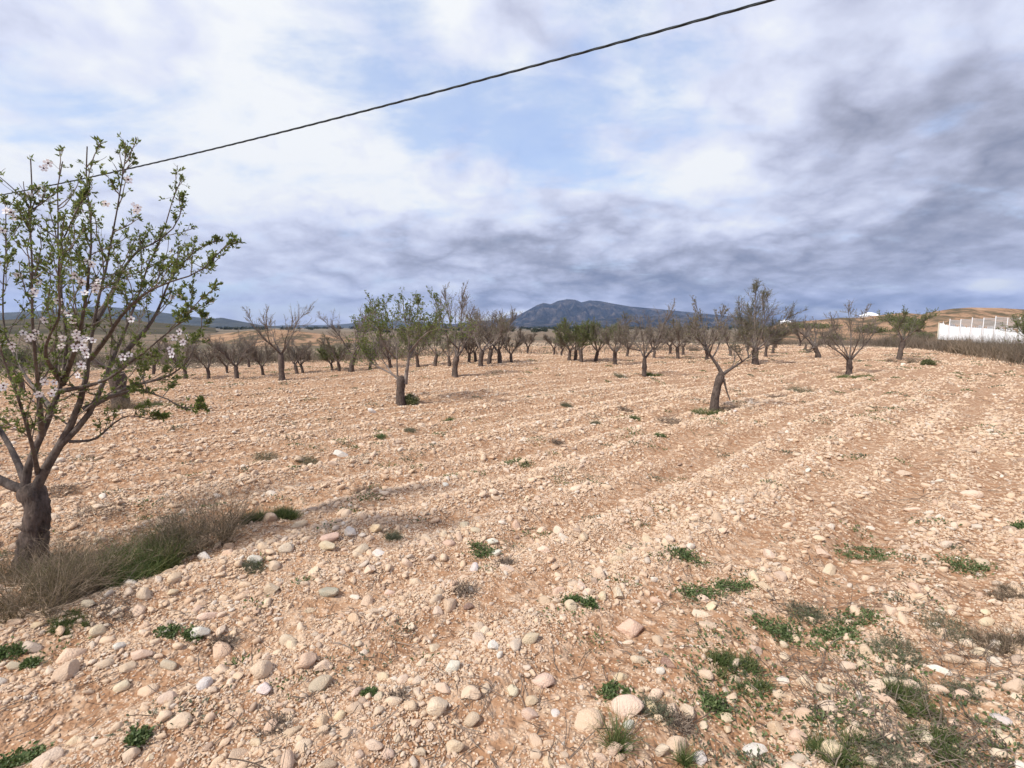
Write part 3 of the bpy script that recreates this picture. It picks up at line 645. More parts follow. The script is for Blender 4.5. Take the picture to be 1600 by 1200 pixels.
tree(711, 588, 455, 34, 'tall bare almond tree with straight dark trunk right of the split-stump tree', 'bare', 13, tr=0.085, n2=9, n3=7, limbs={'trunk': [(711, 588), (711, 575), (712, 565), (714, 556)], 'limbs': [
    (0.55, (714, 558), (722, 548), (728, 535), (735, 525, -.2), (742, 510, -.3)), (0.5, (713, 558), (718, 540), (720, 515, .2), (722, 480, .3), (723, 455, .3)),
    (0.42, (712, 558), (712, 530, .3), (704, 505, .4), (698, 475, .5), (694, 452, .5)), (0.3, (722, 545), (735, 520, .5), (735, 490, .6)), (0.35, (716, 545), (700, 530, -.5), (690, 505, -.6), (688, 485, -.6))]})
tree(441, 594, 463, 44, 'tall bare almond tree with thick upright trunk left of the crest', 'bare', 14, tr=0.12, n2=8, n3=6)
tree(1006, 587.5, 478, 48, 'bare almond tree with thin straight trunk and one long branch reaching up right', 'bare', 15, tr=0.075, n2=10, n3=8, limbs={'trunk': [(1006, 587.5), (1007, 575), (1007, 560)], 'limbs': [
    (0.5, (1007, 562), (1015, 550), (1025, 540), (1035, 515), (1045, 495), (1055, 477)), (0.4, (1007, 560), (1000, 545, .2), (990, 530, .4), (975, 515, .5)), (0.4, (1007, 560), (1006, 540, -.2), (1003, 520, -.3), (998, 500, -.3)),
    (0.3, (1012, 552), (1030, 545, -.4), (1045, 530, -.5), (1050, 515, -.5)), (0.3, (1000, 548), (985, 543, -.3), (968, 530, -.5)), (0.3, (1007, 556), (1015, 530, .5), (1012, 505, .6))]})
tree(1178, 569, 441, 52, 'feathery olive-green tree with thick trunk and tall upright wispy crown', 'feather', 16, tr=0.13, n2=16, n3=9, dens=0.9, limbs={'trunk': [(1180, 569), (1180, 558), (1180, 545)], 'limbs': [
    (0.4, (1180, 548), (1172, 530), (1163, 505), (1155, 480)), (0.4, (1180, 548), (1180, 520, .3), (1178, 490, .4), (1182, 445, .4)), (0.4, (1180, 548), (1195, 535), (1212, 515), (1235, 490)),
    (0.3, (1180, 548), (1190, 525, -.4), (1195, 500, -.5), (1192, 465, -.5)), (0.3, (1180, 548), (1168, 535, -.4), (1155, 525, -.5), (1148, 505, -.5)), (0.3, (1180, 548), (1200, 540, .4), (1220, 530, .5), (1228, 515, .5)), (0.3, (1180, 545), (1170, 515, .5), (1172, 480, .6))]})
tree(1326, 586, 482, 48, 'bare vase-shaped almond tree on a green weedy patch', 'bare', 17, tr=0.085, n2=9, n3=8, limbs={'trunk': [(1326, 586), (1327, 575), (1327, 562)], 'limbs': [
    (0.5, (1326, 564), (1316, 553), (1303, 545), (1290, 535, -.1), (1284, 520, -.1)), (0.5, (1328, 564), (1338, 552), (1350, 540), (1362, 525), (1368, 505)), (0.35, (1327, 562), (1330, 535, .3), (1328, 510, .4), (1324, 483, .4)),
    (0.3, (1326, 560), (1318, 540, .4), (1305, 520, .5), (1300, 500, .5)), (0.35, (1328, 562), (1340, 535, -.4), (1345, 515, -.5), (1350, 492, -.5)), (0.3, (1326, 560), (1312, 545, -.5), (1300, 530, -.6))]})
tree(1405, 562, 473, 42, 'green leafy almond tree in front of the earth bank with dry grass at its foot', 'green', 58, tr=0.11, n2=9, n3=8, dens=1.1)
tree(1278, 559, 494, 42, 'bare leaning almond tree with a low limb propped to the ground', 'bare', 19, tr=0.12, n2=9, n3=8, limbs={'trunk': [(1279, 559), (1277, 550), (1271, 540)], 'limbs': [
    (0.6, (1273, 542), (1268, 545, -.3), (1264, 552, -.6)), (0.5, (1272, 543), (1262, 530), (1248, 518), (1238, 508)), (0.5, (1272, 542), (1275, 525, .3), (1270, 505, .4)), (0.5, (1272, 542), (1285, 530), (1298, 518), (1306, 505)), (0.4, (1272, 542), (1262, 520, .5), (1256, 500, .6)), (0.4, (1272, 542), (1290, 535, -.5), (1300, 525, -.6))]})
tree(1628, 572, 470, 80, 'leafy tree at the right edge in front of the white fence', 'green', 20, tr=0.10, n2=12, n3=8, dens=1.1)
tree(190, 638, 470, 90, 'grey-trunked almond tree half hidden behind the big blossoming tree', 'sparse', 21, tr=0.14, n2=7, n3=6)
tree(36, 612, 545, 34, 'small forked bare tree seen through the left branches of the blossoming tree', 'bare', 22, tr=0.08)
FAR = [
 (326, 592, 533, 20, 'bare', 'small bare tree with fuzzy grey crown left of the thick-trunked one'),
 (370, 591, 521, 34, 'bare', 'squat bare tree with thick black trunk in the hollow at left'),
 (411, 586, 537, 18, 'bare', 'little bare tree between the squat black trunk and the tall bare tree'),
 (355, 583, 545, 12, 'bare', 'thin stake-like young tree just left of the squat black trunk'),
 (389, 574, 536, 12, 'bare', 'distant slim bare tree behind the little bare tree in the hollow'),
 (464, 584, 532, 22, 'bare', 'bare tree with short thick trunk just right of the tall bare tree'),
 (473, 583, 538, 13, 'bare', 'thin-stemmed bare tree close against the short thick one'),
 (519, 579, 541, 13, 'green', 'small greenish tree with slanting stem left of the wide bare tree'),
 (530, 580, 530, 20, 'sparse', 'slanting small tree touching the wide bare tree at its left'),
 (549, 581, 484, 38, 'bare', 'wide bare tree with many upright twigs left of the split-stump tree'),
 (578, 577, 530, 16, 'sparse', 'slim tree showing through the left side of the split-stump tree'),
 (610, 575, 520, 18, 'bare', 'bare tree behind the crown of the split-stump tree'),
 (653, 573, 512, 24, 'green', 'green tree behind the right side of the split-stump tree'),
 (680, 572, 508, 26, 'green', 'green tree left of the tall straight-trunked bare tree'),
 (702, 572, 520, 16, 'sparse', 'slim tree just left of the tall straight trunk'),
 (733, 567, 520, 16, 'bare', 'thin tree just right of the tall straight trunk'),
 (743, 565, 515, 14, 'bare', 'thin grey tree left of the thick leaning trunk'),
 (751, 572, 482, 34, 'sparse', 'dense twiggy tree with thick leaning trunk at centre left'),
 (764, 569, 486, 30, 'bare', 'twiggy tree directly right of the thick leaning trunk'),
 (781, 568, 492, 26, 'bare', 'twiggy tree third from the left in the row before the mountain'),
 (799, 567, 520, 20, 'bare', 'low grey tree near the end of the row before the mountain'),
 (824, 552, 520, 14, 'bare', 'last small grey tree of the row left of the open gap'),
 (866, 554, 524, 12, 'bare', 'faint grey tree at the right side of the open gap'),
 (877, 556, 524, 12, 'bare', 'faint small tree left of the bright green trees'),
 (889, 563, 508, 20, 'green', 'leftmost of the bright green trees below the mountain'),
 (899, 563, 506, 17, 'green', 'second bright green tree below the mountain'),
 (908, 565, 503, 22, 'green', 'bright green tree in the middle of the cluster below the mountain'),
 (931, 565, 503, 24, 'green', 'rightmost of the bright green trees with clear straight trunk'),
 (961, 570, 498, 30, 'sparse', 'brownish tree with short straight trunk left of the tree with the long branch'),
 (980, 557, 515, 14, 'bare', 'small bare tree behind the brownish tree'),
 (1022, 560, 512, 18, 'bare', 'bare tree behind the right side of the tree with the long branch'),
 (1047, 553, 510, 18, 'bare', 'distant bare tree between the long-branch tree and the hooked tree'),
 (1059, 560, 500, 24, 'sparse', 'leaning sparse tree left of the hooked tree'),
 (1067, 555, 510, 16, 'bare', 'small bare tree right behind the leaning sparse tree'),
 (1104, 562, 505, 26, 'bare', 'bare tree behind the trunk of the hooked tree'),
 (1141, 557, 508, 22, 'bare', 'bare leaning tree between the hooked tree and the feathery tree'),
 (1196, 557, 505, 20, 'feather', 'olive toned tree close behind the feathery tree'),
 (1207, 552, 512, 16, 'feather', 'smaller olive toned tree right of the feathery tree'),
 (1212, 544, 515, 12, 'bare', 'smallest distant tree right of the feathery tree'),
 (1250, 541, 515, 12, 'bare', 'tiny tree at the foot of the earth bank'),
 (1168, 548, 515, 12, 'bare', 'tiny bare tree behind the left of the feathery tree'),
 (90, 588, 520, 26, 'sparse', 'distant tree behind the branches of the blossoming tree'),
 (290, 592, 530, 26, 'bare', 'bare tree just right of the blossoming tree crown'),
 (240, 585, 530, 24, 'bare', 'bare tree seen through the right half of the blossoming crown'),
]
for i, (a, b, c, w, st, lab) in enumerate(FAR): tree(a, b, c - 6 - 0.12 * (b - c), w * 1.2, lab, st, 40 + i, n2=11, n3=9, fork=0.24, dens=0.9)

# dead stumps by the leaning tree
def stump(px, py, h, lab):
    B = ground(px, py); g = Geo(); tubes(g, np.array([[[0, 0, -0.05], [0.02, 0, h * 0.5], [0.05, 0, h]]]), np.array([[0.11, 0.08, 0.06]]), 7)
    g.build('stump', [M_BARK], None, True, tuple(B), label=lab, category='stump')
stump(1258, 547, 0.4, 'short dark tree stump between the tiny tree and the leaning tree')

# ------------------------------------------------------------------ shrubs and weeds
def plant(kind, px, py, wpx, hpx, label, seed, D=None, name=None, base=None):
    rng = np.random.default_rng(seed + 900); B = ground(px, py) if base is None else np.array(base); pm = depth_of(B) / FPX; w = wpx * pm / 2; h = hpx * pm
    dp = w * 0.75; g = Geo(); far = B[1] / 3.5
    def foot(n, s=1.0):
        a = rng.uniform(0, 6.283, n); r = np.sqrt(rng.random(n)) * s; x, y = np.cos(a) * r * w, np.sin(a) * r * dp
        return np.stack([x, y, H(x + B[0], y + B[1]) - B[2] - 0.004], 1)
    if kind == 'leafy':       # low rosettes of small lobed leaves
        nc = 12; cs = foot(nc, 0.95); n = int(min(1500, 330 + 260 * w * h * 60)); c = cs[rng.integers(0, nc, n)]; o = rng.normal(0, 1, (n, 3)) * [w * 0.24, dp * 0.24, 0]
        P = c + o * rng.choice([0.7, 1.0, 1.5], (n, 1)); P[:, 2] = H(P[:, 0] + B[0], P[:, 1] + B[1]) - B[2] + np.abs(rng.normal(0, 0.3, n)) * h * 0.8
        ls = max(0.016, 0.007 * far); leaves(g, P, nrm(o + rng.normal(0, 0.02, (n, 3)) + [0, 0, 0.012]), rng.uniform(0.7, 1.5, n) * ls, rng.uniform(0.5, 0.9, n) * ls, rng)
        S = cs[rng.integers(0, nc, 50)]; tubes(g, grow(rng, S, rng.normal(0, 1, (50, 3)) * [1, 1, 0.3] + [0, 0, 0.5], rng.uniform(0.3, 1, 50) * w * 0.5, 4, 0.2, 0), np.full((50, 4), 0.0012 * max(1, far * .5)), 3)
        m, nm = M_WEED, 'weed_clump'
    elif kind == 'tuft':      # green grass tuft of long arching blades
        n = 190; S = foot(n, 0.28); D_ = rng.normal(0, 0.55, (n, 3)); D_[:, 2] = 1
        P = grow(rng, S, D_, rng.uniform(0.5, 1.1, n) * h * 1.1, 6, 0.05, -0.16); ribbons(g, P, rng.uniform(0.6, 1.2, n) * max(0.0035, 0.0012 * far), rng); m, nm = M_GRASS, 'grass_tuft'
    elif kind == 'green':     # thick fine green growth
        n = 1300; cs = foot(14); S = cs[rng.integers(0, 14, n)] + rng.normal(0, 1, (n, 3)) * [w * 0.13, dp * 0.13, 0]; S[:, 2] = H(S[:, 0] + B[0], S[:, 1] + B[1]) - B[2] - 0.004; D_ = rng.normal(0, 0.7, (n, 3)); D_[:, 2] = 1
        P = grow(rng, S, D_, rng.uniform(0.3, 1.1, n) * h, 4, 0.15, -0.08); ribbons(g, P, rng.uniform(0.6, 1.3, n) * max(0.004, 0.0016 * far), rng); m, nm = M_GRASS, 'grass_patch'
    elif kind == 'feathery':
        n = 420; S = foot(n, 0.8); D_ = rng.normal(0, 0.7, (n, 3)); D_[:, 2] = np.abs(D_[:, 2]) + 0.25
        P = grow(rng, S, D_, rng.uniform(0.3, 1.0, n) * max(h, w * 0.6), 4, 0.25, -0.02); ribbons(g, P, rng.uniform(0.6, 1.2, n) * max(0.0022, 0.0011 * far), rng)
        a, b, _, _ = along(rng, P, 3); leaves(g, a, b + rng.normal(0, 0.7, b.shape), np.full(len(a), max(0.010, 0.004 * far)), np.full(len(a), max(0.003, 0.0012 * far)), rng); m, nm = M_GREYW, 'feathery_weed'
    elif kind == 'dry':       # tussock of dry stalks
        n = 1000 if wpx > 60 else 340; cs = foot(16, 0.9); S = cs[rng.integers(0, 16, n)] + rng.normal(0, 1, (n, 3)) * [w * 0.08, dp * 0.08, 0]; D_ = rng.normal(0, 0.55, (n, 3)) + S * [0.6 / w, 0.4 / dp, 0]; D_[:, 2] = 1
        P = grow(rng, S, D_, h * 0.25 + rng.random(n) ** 1.6 * h, 7, 0.20, -0.05); ribbons(g, P, rng.uniform(0.5, 1.4, n) * max(0.0030, 0.0011 * far), rng)
        a, b, _, _ = along(rng, P[: n // 2], 4, 0.4); k = len(a); P2 = grow(rng, a, b + rng.normal(0, 0.6, b.shape), rng.uniform(0.1, 0.3, k) * h, 3, 0.2, 0); ribbons(g, P2, np.full(k, max(0.0015, 0.0006 * far)), rng)
        m, nm = M_DRY, 'dry_grass_clump'
    elif kind == 'twiggy':    # flat mat of grey dead twigs
        n = 260; S = foot(n, 0.8); D_ = rng.normal(0, 1.0, (n, 3)); D_[:, 2] = np.abs(D_[:, 2]) * 0.5 + 0.12
        P = grow(rng, S, D_, rng.uniform(0.3, 1.0, n) * max(h * 1.2, w * 0.5), 5, 0.3, -0.03); tubes(g, P, np.full((n, 5), max(0.0012, 0.0005 * far)), 3); m, nm = M_DRYG, 'dead_twig_clump'
    elif kind == 'bush':
        n = 2600; c = rng.normal(0, 1, (26, 3)); c = nrm(c) * (rng.random((26, 1)) ** 0.4); c[:, 2] = np.abs(c[:, 2]) * rng.uniform(0.3, 1.3, 26); c = c * [w * 0.8, dp * 0.8, h * 0.8] ; o = rng.normal(0, 0.16, (n, 3)) * [w, w, h]
        P = c[rng.integers(0, 26, n)] + o; P[:, 2] = np.abs(P[:, 2]); ls = max(0.03, 0.012 * far); leaves(g, P, rng.normal(0, 1, (n, 3)) + [0, 0, 0.5], rng.uniform(0.7, 1.5, n) * ls, np.full(n, ls * 0.6), rng)
        tubes(g, grow(rng, foot(12, 0.3), rng.normal(0, 0.5, (12, 3)) + [0, 0, 1], np.full(12, h * 0.8), 5, 0.15, 0), np.full((12, 5), 0.012 * max(1, far * .2)), 4, 1); m, nm = M_OLIVE, 'bush'
    return g.build(name or nm, [m, M_TWIG], None, False, tuple(B), label=label, category={'bush': 'bush', 'dry': 'grass clump', 'tuft': 'grass clump', 'green': 'grass clump'}.get(kind, 'weed'))
PL = [
 ('dry', 20, 965, 190, 110, 'big pinkish dry grass clump at the left edge below the trunk'),
 ('dry', 112, 930, 90, 105, 'tall dry grass tussock beside the foot of the blossoming tree'),
 ('dry', 60, 900, 110, 70, 'dry grass around the trunk foot of the blossoming tree'),
 ('dry', 322, 838, 120, 92, 'brown dry grass clump at the right end of the grass strip'),
 ('dry', 270, 862, 80, 60, 'brown dry grass between the green grass and the big dry clump'),
 ('green', 165, 905, 150, 60, 'dark green grass right of the dry tussock under the blossoming tree'),
 ('green', 232, 872, 110, 50, 'bright green grass patch in the middle of the grass strip'),
 ('green', 395, 815, 40, 22, 'green grass left of the beige boulder'),
 ('green', 447, 806, 36, 20, 'green grass right of the beige boulder'),
 ('twiggy', 175, 955, 90, 16, 'flattened grey twigs below the grass strip'),
 ('green', 105, 975, 50, 12, 'green weeds below the left grass clumps'),
 ('leafy', 15, 1025, 40, 14, 'green weed by the left edge above the round peach boulder'),
 ('leafy', 45, 1040, 24, 12, 'small dark weed left of the round peach boulder'),
 ('leafy', 262, 990, 26, 14, 'small green weed left of the weed between two stones'),
 ('leafy', 300, 995, 28, 16, 'green weed growing between two pale stones at lower left'),
 ('leafy', 216, 1158, 32, 24, 'green weed behind the sloped stone at lower left'),
 ('leafy', 28, 1190, 60, 22, 'green weed in the bottom left corner'),
 ('twiggy', 350, 1005, 40, 20, 'grey dead twigs right of the green weed at lower left'),
 ('twiggy', 430, 1140, 60, 24, 'grey dead weed left of the round tan stone'),
 ('feathery', 395, 887, 40, 14, 'bluish green weed below the white stone row'),
 ('feathery', 615, 842, 28, 18, 'small green weed on open soil right of the cream stone'),
 ('leafy', 752, 862, 44, 14, 'flat round-leaved weed in the middle of the field'),
 ('twiggy', 790, 880, 30, 14, 'grey dead twig clump right of the round-leaved weed'),
 ('twiggy', 725, 925, 36, 20, 'grey twigs beside the dark brown stone'),
 ('twiggy', 622, 1090, 36, 16, 'dark dead twigs left of centre near the bottom'),
 ('leafy', 578, 1085, 18, 8, 'tiny green weed beside dark dead twigs'),
 ('leafy', 895, 940, 24, 12, 'small weed right of the long leaning stone'),
 ('leafy', 920, 945, 24, 10, 'little green weed between gravel above the large tilted stone'),
 ('leafy', 1072, 872, 44, 18, 'leafy green weed right of centre with broad leaves'),
 ('leafy', 1350, 868, 62, 13, 'long low green weed on the open stony field at right'),
 ('leafy', 1515, 888, 56, 18, 'green weed in front of the pale block at far right'),
 ('leafy', 1095, 930, 52, 22, 'left half of the large leafy weed right of centre'),
 ('leafy', 1142, 918, 44, 22, 'right half of the large leafy weed right of centre'),
 ('green', 1155, 1050, 76, 24, 'dark grassy weed behind the greyish boulder'),
 ('leafy', 1118, 1105, 34, 22, 'green leafy weed left of the upright oval stone'),
 ('leafy', 960, 1085, 40, 18, 'leafy weed behind the two large boulders'),
 ('feathery', 1022, 1112, 56, 30, 'bluish green feathery weed right of the large rounded boulder'),
 ('tuft', 965, 1168, 110, 60, 'spiky green grass tuft in front of the two large boulders'),
 ('tuft', 1070, 1195, 50, 40, 'thin grass tuft at the bottom edge right of the spiky tuft'),
 ('leafy', 1212, 985, 60, 24, 'dark green weed at the left end of the right hand weed row'),
 ('feathery', 1258, 962, 60, 20, 'grey-green weed in the middle of the right hand weed row'),
 ('leafy', 1305, 990, 52, 20, 'bright green weed at the lower end of the right hand weed row'),
 ('leafy', 1338, 966, 50, 14, 'green weed at the right end of the right hand weed row'),
 ('feathery', 1400, 1020, 80, 34, 'large dark spiky weed left of the white stone'),
 ('feathery', 1480, 985, 80, 22, 'olive weeds behind the pale stones at right'),
 ('green', 1420, 1100, 60, 26, 'bright green grass between stones at lower right'),
 ('feathery', 1415, 1075, 70, 26, 'grey-green weed above the bright green grass at lower right'),
 ('green', 1475, 1170, 70, 28, 'bright green weed near the bottom right stones'),
 ('green', 1330, 1175, 90, 36, 'dark green grass at the bottom right'),
 ('feathery', 1500, 1085, 60, 24, 'thin weeds left of the large pale block at right'),
 ('feathery', 1390, 1190, 80, 24, 'weeds along the bottom edge at right'),
 ('dry', 1575, 1010, 70, 40, 'dry brown twigs and grass at the right edge'),
 ('dry', 1580, 930, 60, 18, 'dry grass at the right edge behind the weeds'),
 ('leafy', 1590, 825, 20, 14, 'small green weed at the right edge of the field'),
 ('twiggy', 1060, 1130, 50, 26, 'grey dead twigs right of the feathery weed'),
 ('feathery', 415, 716, 48, 12, 'green weeds left of the pale stones at mid left'),
 ('feathery', 480, 722, 40, 13, 'dark green weed between pale stones at mid left'),
 ('twiggy', 570, 770, 50, 16, 'dark dead twigs in the middle left of the field'),
 ('leafy', 702, 658, 14, 8, 'tiny dark green weed right of the split-stump tree'),
 ('leafy', 595, 684, 20, 8, 'tiny green weed below the white stone'),
 ('feathery', 640, 673, 26, 8, 'low green weed below the split-stump tree'),
 ('leafy', 808, 724, 34, 10, 'small dark green weed in the middle distance'),
 ('bush', 641, 631, 28, 16, 'dark green bush at the right foot of the split-stump tree'),
 ('feathery', 885, 635, 22, 9, 'grey weed in the open field left of the hooked tree'),
 ('feathery', 930, 662, 18, 9, 'small green weed below the grey twigs in mid field'),
 ('twiggy', 975, 640, 28, 8, 'dark dead twigs in mid field'),
 ('leafy', 993, 655, 14, 9, 'round green weed left of the dry clump by the hooked tree'),
 ('twiggy', 1048, 660, 52, 16, 'brown dead bush left of the hooked tree'),
 ('green', 1108, 648, 50, 11, 'bright green grass at the foot of the hooked tree'),
 ('dry', 1150, 640, 50, 18, 'dry grass right of the hooked tree'),
 ('twiggy', 870, 692, 26, 9, 'dark dead twigs in the centre of the field'),
 ('leafy', 1032, 682, 16, 8, 'small green weed below the brown dead bush'),
 ('green', 1330, 590, 56, 6, 'green weeds under the bare vase-shaped tree'),
 ('dry', 1425, 567, 36, 14, 'dry bushy grass at the right foot of the green tree by the bank'),
 ('bush', 1450, 570, 20, 8, 'low green bush right of the green tree by the bank'),
 ('dry', 1395, 566, 20, 9, 'short dry grass left foot of the green tree by the bank'),
 ('twiggy', 1215, 622, 44, 9, 'grey dead weeds on the strip right of the hooked tree'),
 ('feathery', 1250, 612, 50, 8, 'grey-green weeds halfway along the strip to the vase-shaped tree'),
 ('feathery', 970, 590, 30, 6, 'grey weeds left of the tree with the long branch'),
 ('green', 1020, 588, 30, 6, 'green weeds at the foot of the tree with the long branch'),
 ('dry', 205, 638, 64, 26, 'dry grass at the foot of the grey-trunked tree'),
 ('green', 255, 636, 60, 10, 'green weeds right of the grey-trunked tree'),
 ('bush', 20, 575, 60, 55, 'dark bushy shrub behind the left branches of the blossoming tree'),
 ('bush', 513, 548, 12, 8, 'single dark round bush on the plain left of the split-stump tree'),
 ('twiggy', 1085, 548, 18, 10, 'dark dead bush behind the hooked tree'),
 ('twiggy', 100, 768, 60, 9, 'dark dead weeds right of the big tree trunk'),
 ('twiggy', 160, 800, 90, 12, 'grey dead weeds above the green grass strip'),
]
for i, (k, a, b, w, h, lab) in enumerate(PL):
    f = 1.2 if (a > 1000 and b > 850) else 1.0; plant(k, a, b, w * f, h * (0.85 if f > 1 else 1), lab, i)
for i, (a, b, D_, w, h, lab) in enumerate([(1272, 501, 66, 90, 11, 'dark green flat-topped bush on the left crest of the earth bank'), (1400, 492, 68, 62, 14, 'dark green bushes on the crest of the bank behind the green tree'), (1425, 503, 62, 40, 12, 'pale olive bush on the slope of the bank above the fence end'),
                                          (1360, 512, 60, 50, 12, 'olive scrub on the face of the bank behind the vase-shaped tree'), (1300, 520, 57, 40, 9, 'small scrub low on the earth bank left part'), (1440, 520, 56, 36, 10, 'dark scrub low on the bank left of the white fence')]):
    p = at_Y(a, b, D_); p[2] = bank_z(p[0], p[1]) - 0.1; plant('bush', a, b, w, h, lab, 300 + i, base=p)

def brush_band(name, pts, n, hgt, material, label, wid=(0.012, 0.03), seed=1, spread=1.5, tall=None, zf=None):
    rng = np.random.default_rng(seed); pts = [ground(*p) if len(p) == 2 else at_Y(p[0], p[1], p[2]) for p in pts]; P = resample(pts, 60); i = rng.uniform(0, 58.99, n); a = i.astype(int); S = P[a] + (P[a + 1] - P[a]) * (i - a)[:, None]
    S[:, :2] += rng.normal(0, spread, (n, 2)) * [0.4, 1.0]
    keep = rng.random(n) < 0.35 + sst(fbm(S[:, 0] * 0.5, S[:, 1] * 0.5, seed, 3), -0.15, 0.15); S = S[keep]; n = len(S)
    S[:, 2] = H(S[:, 0], S[:, 1]) if zf is None else [zf(x, y) for x, y in S[:, :2]]
    hh = hgt * rng.uniform(0.35, 1.1, n) * (0.55 + 0.9 * (fbm(S[:, 0] * 0.8, S[:, 1] * 0.8, seed + 3, 3) + 0.5))
    D_ = rng.normal(0, 0.45, (n, 3)); D_[:, 2] = 1; g = Geo()
    ribbons(g, grow(rng, S, D_, hh, 5, 0.2, 0.0), rng.uniform(*wid, n), rng); g.build(name, [material], kind='stuff', label=label)
brush_band('brush', [(-60, 580), (100, 570), (200, 568), (330, 566), (440, 563), (560, 560), (640, 558)], 15000, 0.95, M_DRYG, 'grey brown brush along the left edge of the orchard', seed=4)
brush_band('brush', [(620, 557), (720, 554), (800, 550), (880, 549), (1000, 546), (1120, 544)], 5000, 0.5, M_DRYG, 'low scrub along the far edge of the orchard', seed=5)
brush_band('roadside_grass', [(1385, 540), (1440, 544), (1500, 549), (1560, 555), (1620, 562), (1700, 575), (1800, 590)], 22000, 1.25, M_DRYG, 'tall grey dry grass in front of the white fence', seed=6, spread=1.1)
brush_band('roadside_grass', [(1500, 552), (1560, 559), (1640, 568), (1720, 580)], 7000, 0.95, M_DRY, 'tall tan dry grass at the right edge of the orchard', seed=7, spread=0.7)
brush_band('roadside_grass', [(1180, 540), (1260, 538), (1340, 537), (1420, 538)], 5000, 0.7, M_DRYG, 'dry grass at the foot of the earth bank', seed=8, spread=1.2)

# far dark hedgerows and scattered trees on the plain
def far_wood():
    rng = np.random.default_rng(77); g = Geo()
    for (x0, x1, D0, D1, h, n) in ((480, 1000, 800, 1000, 5, 70), (-300, 500, 480, 800, 3.5, 60), (700, 1250, 500, 700, 3, 70), (560, 900, 200, 420, 1.8, 60), (820, 1220, 1400, 2000, 7, 90), (-100, 420, 1200, 1800, 7, 60)):
        for i in range(n):
            D = rng.uniform(D0, D1); px = rng.uniform(x0, x1); c = at_Y(px, 510, D); c[2] = -0.7; w = h * rng.uniform(0.5, 1.6); k = 60
            P = c + rng.normal(0, 0.36, (k, 3)) * [w, w, h * 0.5] + [0, 0, h * 0.35]; P[:, 2] = np.maximum(P[:, 2], -0.5)
            leaves(g, P, rng.normal(0, 1, (k, 3)), np.full(k, h * 0.5), np.full(k, h * 0.35), rng)
    g.build('distant_trees', [M_WOOD], kind='stuff', label='dark lines of trees far off on the plain below the mountain')
far_wood()

# ------------------------------------------------------------------ stones
def ico(sub):
    import bmesh
    bm = bmesh.new(); bmesh.ops.create_icosphere(bm, subdivisions=sub, radius=1.0)
    v = np.array([x.co[:] for x in bm.verts]); f = np.array([[q.index for q in x.verts] for x in bm.faces]); bm.free(); return v, f
def stone_mesh(seed, sub, material, ang=0.5):
    rng = np.random.default_rng(seed); v, f = ico(sub); v = v.copy()
    for _ in range(int(7 + 7 * ang)):
        n = nrm(rng.normal(0, 1, 3)); h = rng.uniform(0.48, 0.88); d = v @ n; ex = np.maximum(d - h, 0); v -= ex[:, None] * n * (0.7 + 0.25 * ang)
    q = nrm(v); v *= (1 + 0.16 * (fbm(q[:, 0] * 1.5 + 5 + q[:, 2], q[:, 1] * 1.5 + 9 - q[:, 2], seed, 3)))[:, None]
    v /= np.abs(v).max(0); v *= [1, rng.uniform(0.62, 0.92), rng.uniform(0.45, 0.75)]
    return mesh_np('stone', v, [(f, 0)], [material], True)
HI = [stone_mesh(200 + i, 3, M_STONE, 0.5 + (i % 4) / 3) for i in range(16)]
TONE = {'cream': (0.80, 0.62, 0.45), 'peach': (0.78, 0.57, 0.405), 'white': (0.82, 0.76, 0.67), 'tan': (0.72, 0.54, 0.38), 'grey': (0.60, 0.50, 0.385), 'greenish grey': (0.42, 0.41, 0.32), 'pinkish': (0.74, 0.54, 0.40), 'brown': (0.28, 0.175, 0.14)}
LAND = [('trunk of the blossoming tree', 55, 860), ('big dry grass clump', 60, 930), ('brown dry grass clump', 318, 830), ('green grass strip', 200, 885), ('round peach boulder', 107, 1017), ('beige boulder in the grass', 420, 808),
        ('round-leaved weed in mid field', 752, 862), ('spiky grass tuft', 965, 1165), ('two large boulders', 950, 1110), ('large tilted stone', 985, 975), ('round tan stone', 500, 1122), ('greenish capped stone', 514, 921), ('large leafy weed', 1120, 925),
        ('dark spiky weed', 1400, 1015), ('large pale block', 1534, 1076), ('row of weeds at right', 1270, 970), ('pair of blocky stones at lower right', 1272, 1105), ('white oblong boulder', 1182, 1168), ('split-stump tree', 627, 632), ('hooked bare tree', 1115, 641),
        ('long low weed at right', 1350, 868), ('bottom left corner', 20, 1190), ('bottom right corner', 1585, 1190), ('dark brown stone', 730, 945), ('leafy weed right of centre', 1072, 872), ('dark dead twigs near the bottom', 622, 1090), ('dead twigs at mid left', 570, 770),
        ('weed between two pale stones', 300, 995), ('far right weed', 1515, 888), ('bare vase-shaped tree', 1326, 586), ('weed in the middle distance', 808, 724), ('bottom edge at the centre', 780, 1195), ('pale stones at mid left', 500, 716)]
used = {}
def relate(px, py, l):
    dx, dy = px - l[1], (py - l[2]) * 1.3; far = math.hypot(dx, dy); w = 'just' if far < 45 else 'a little' if far < 95 else 'well'
    r = ('right of' if dx > 0 else 'left of') if abs(dx) > abs(dy) else ('in front of' if dy > 0 else 'behind')
    return w, r
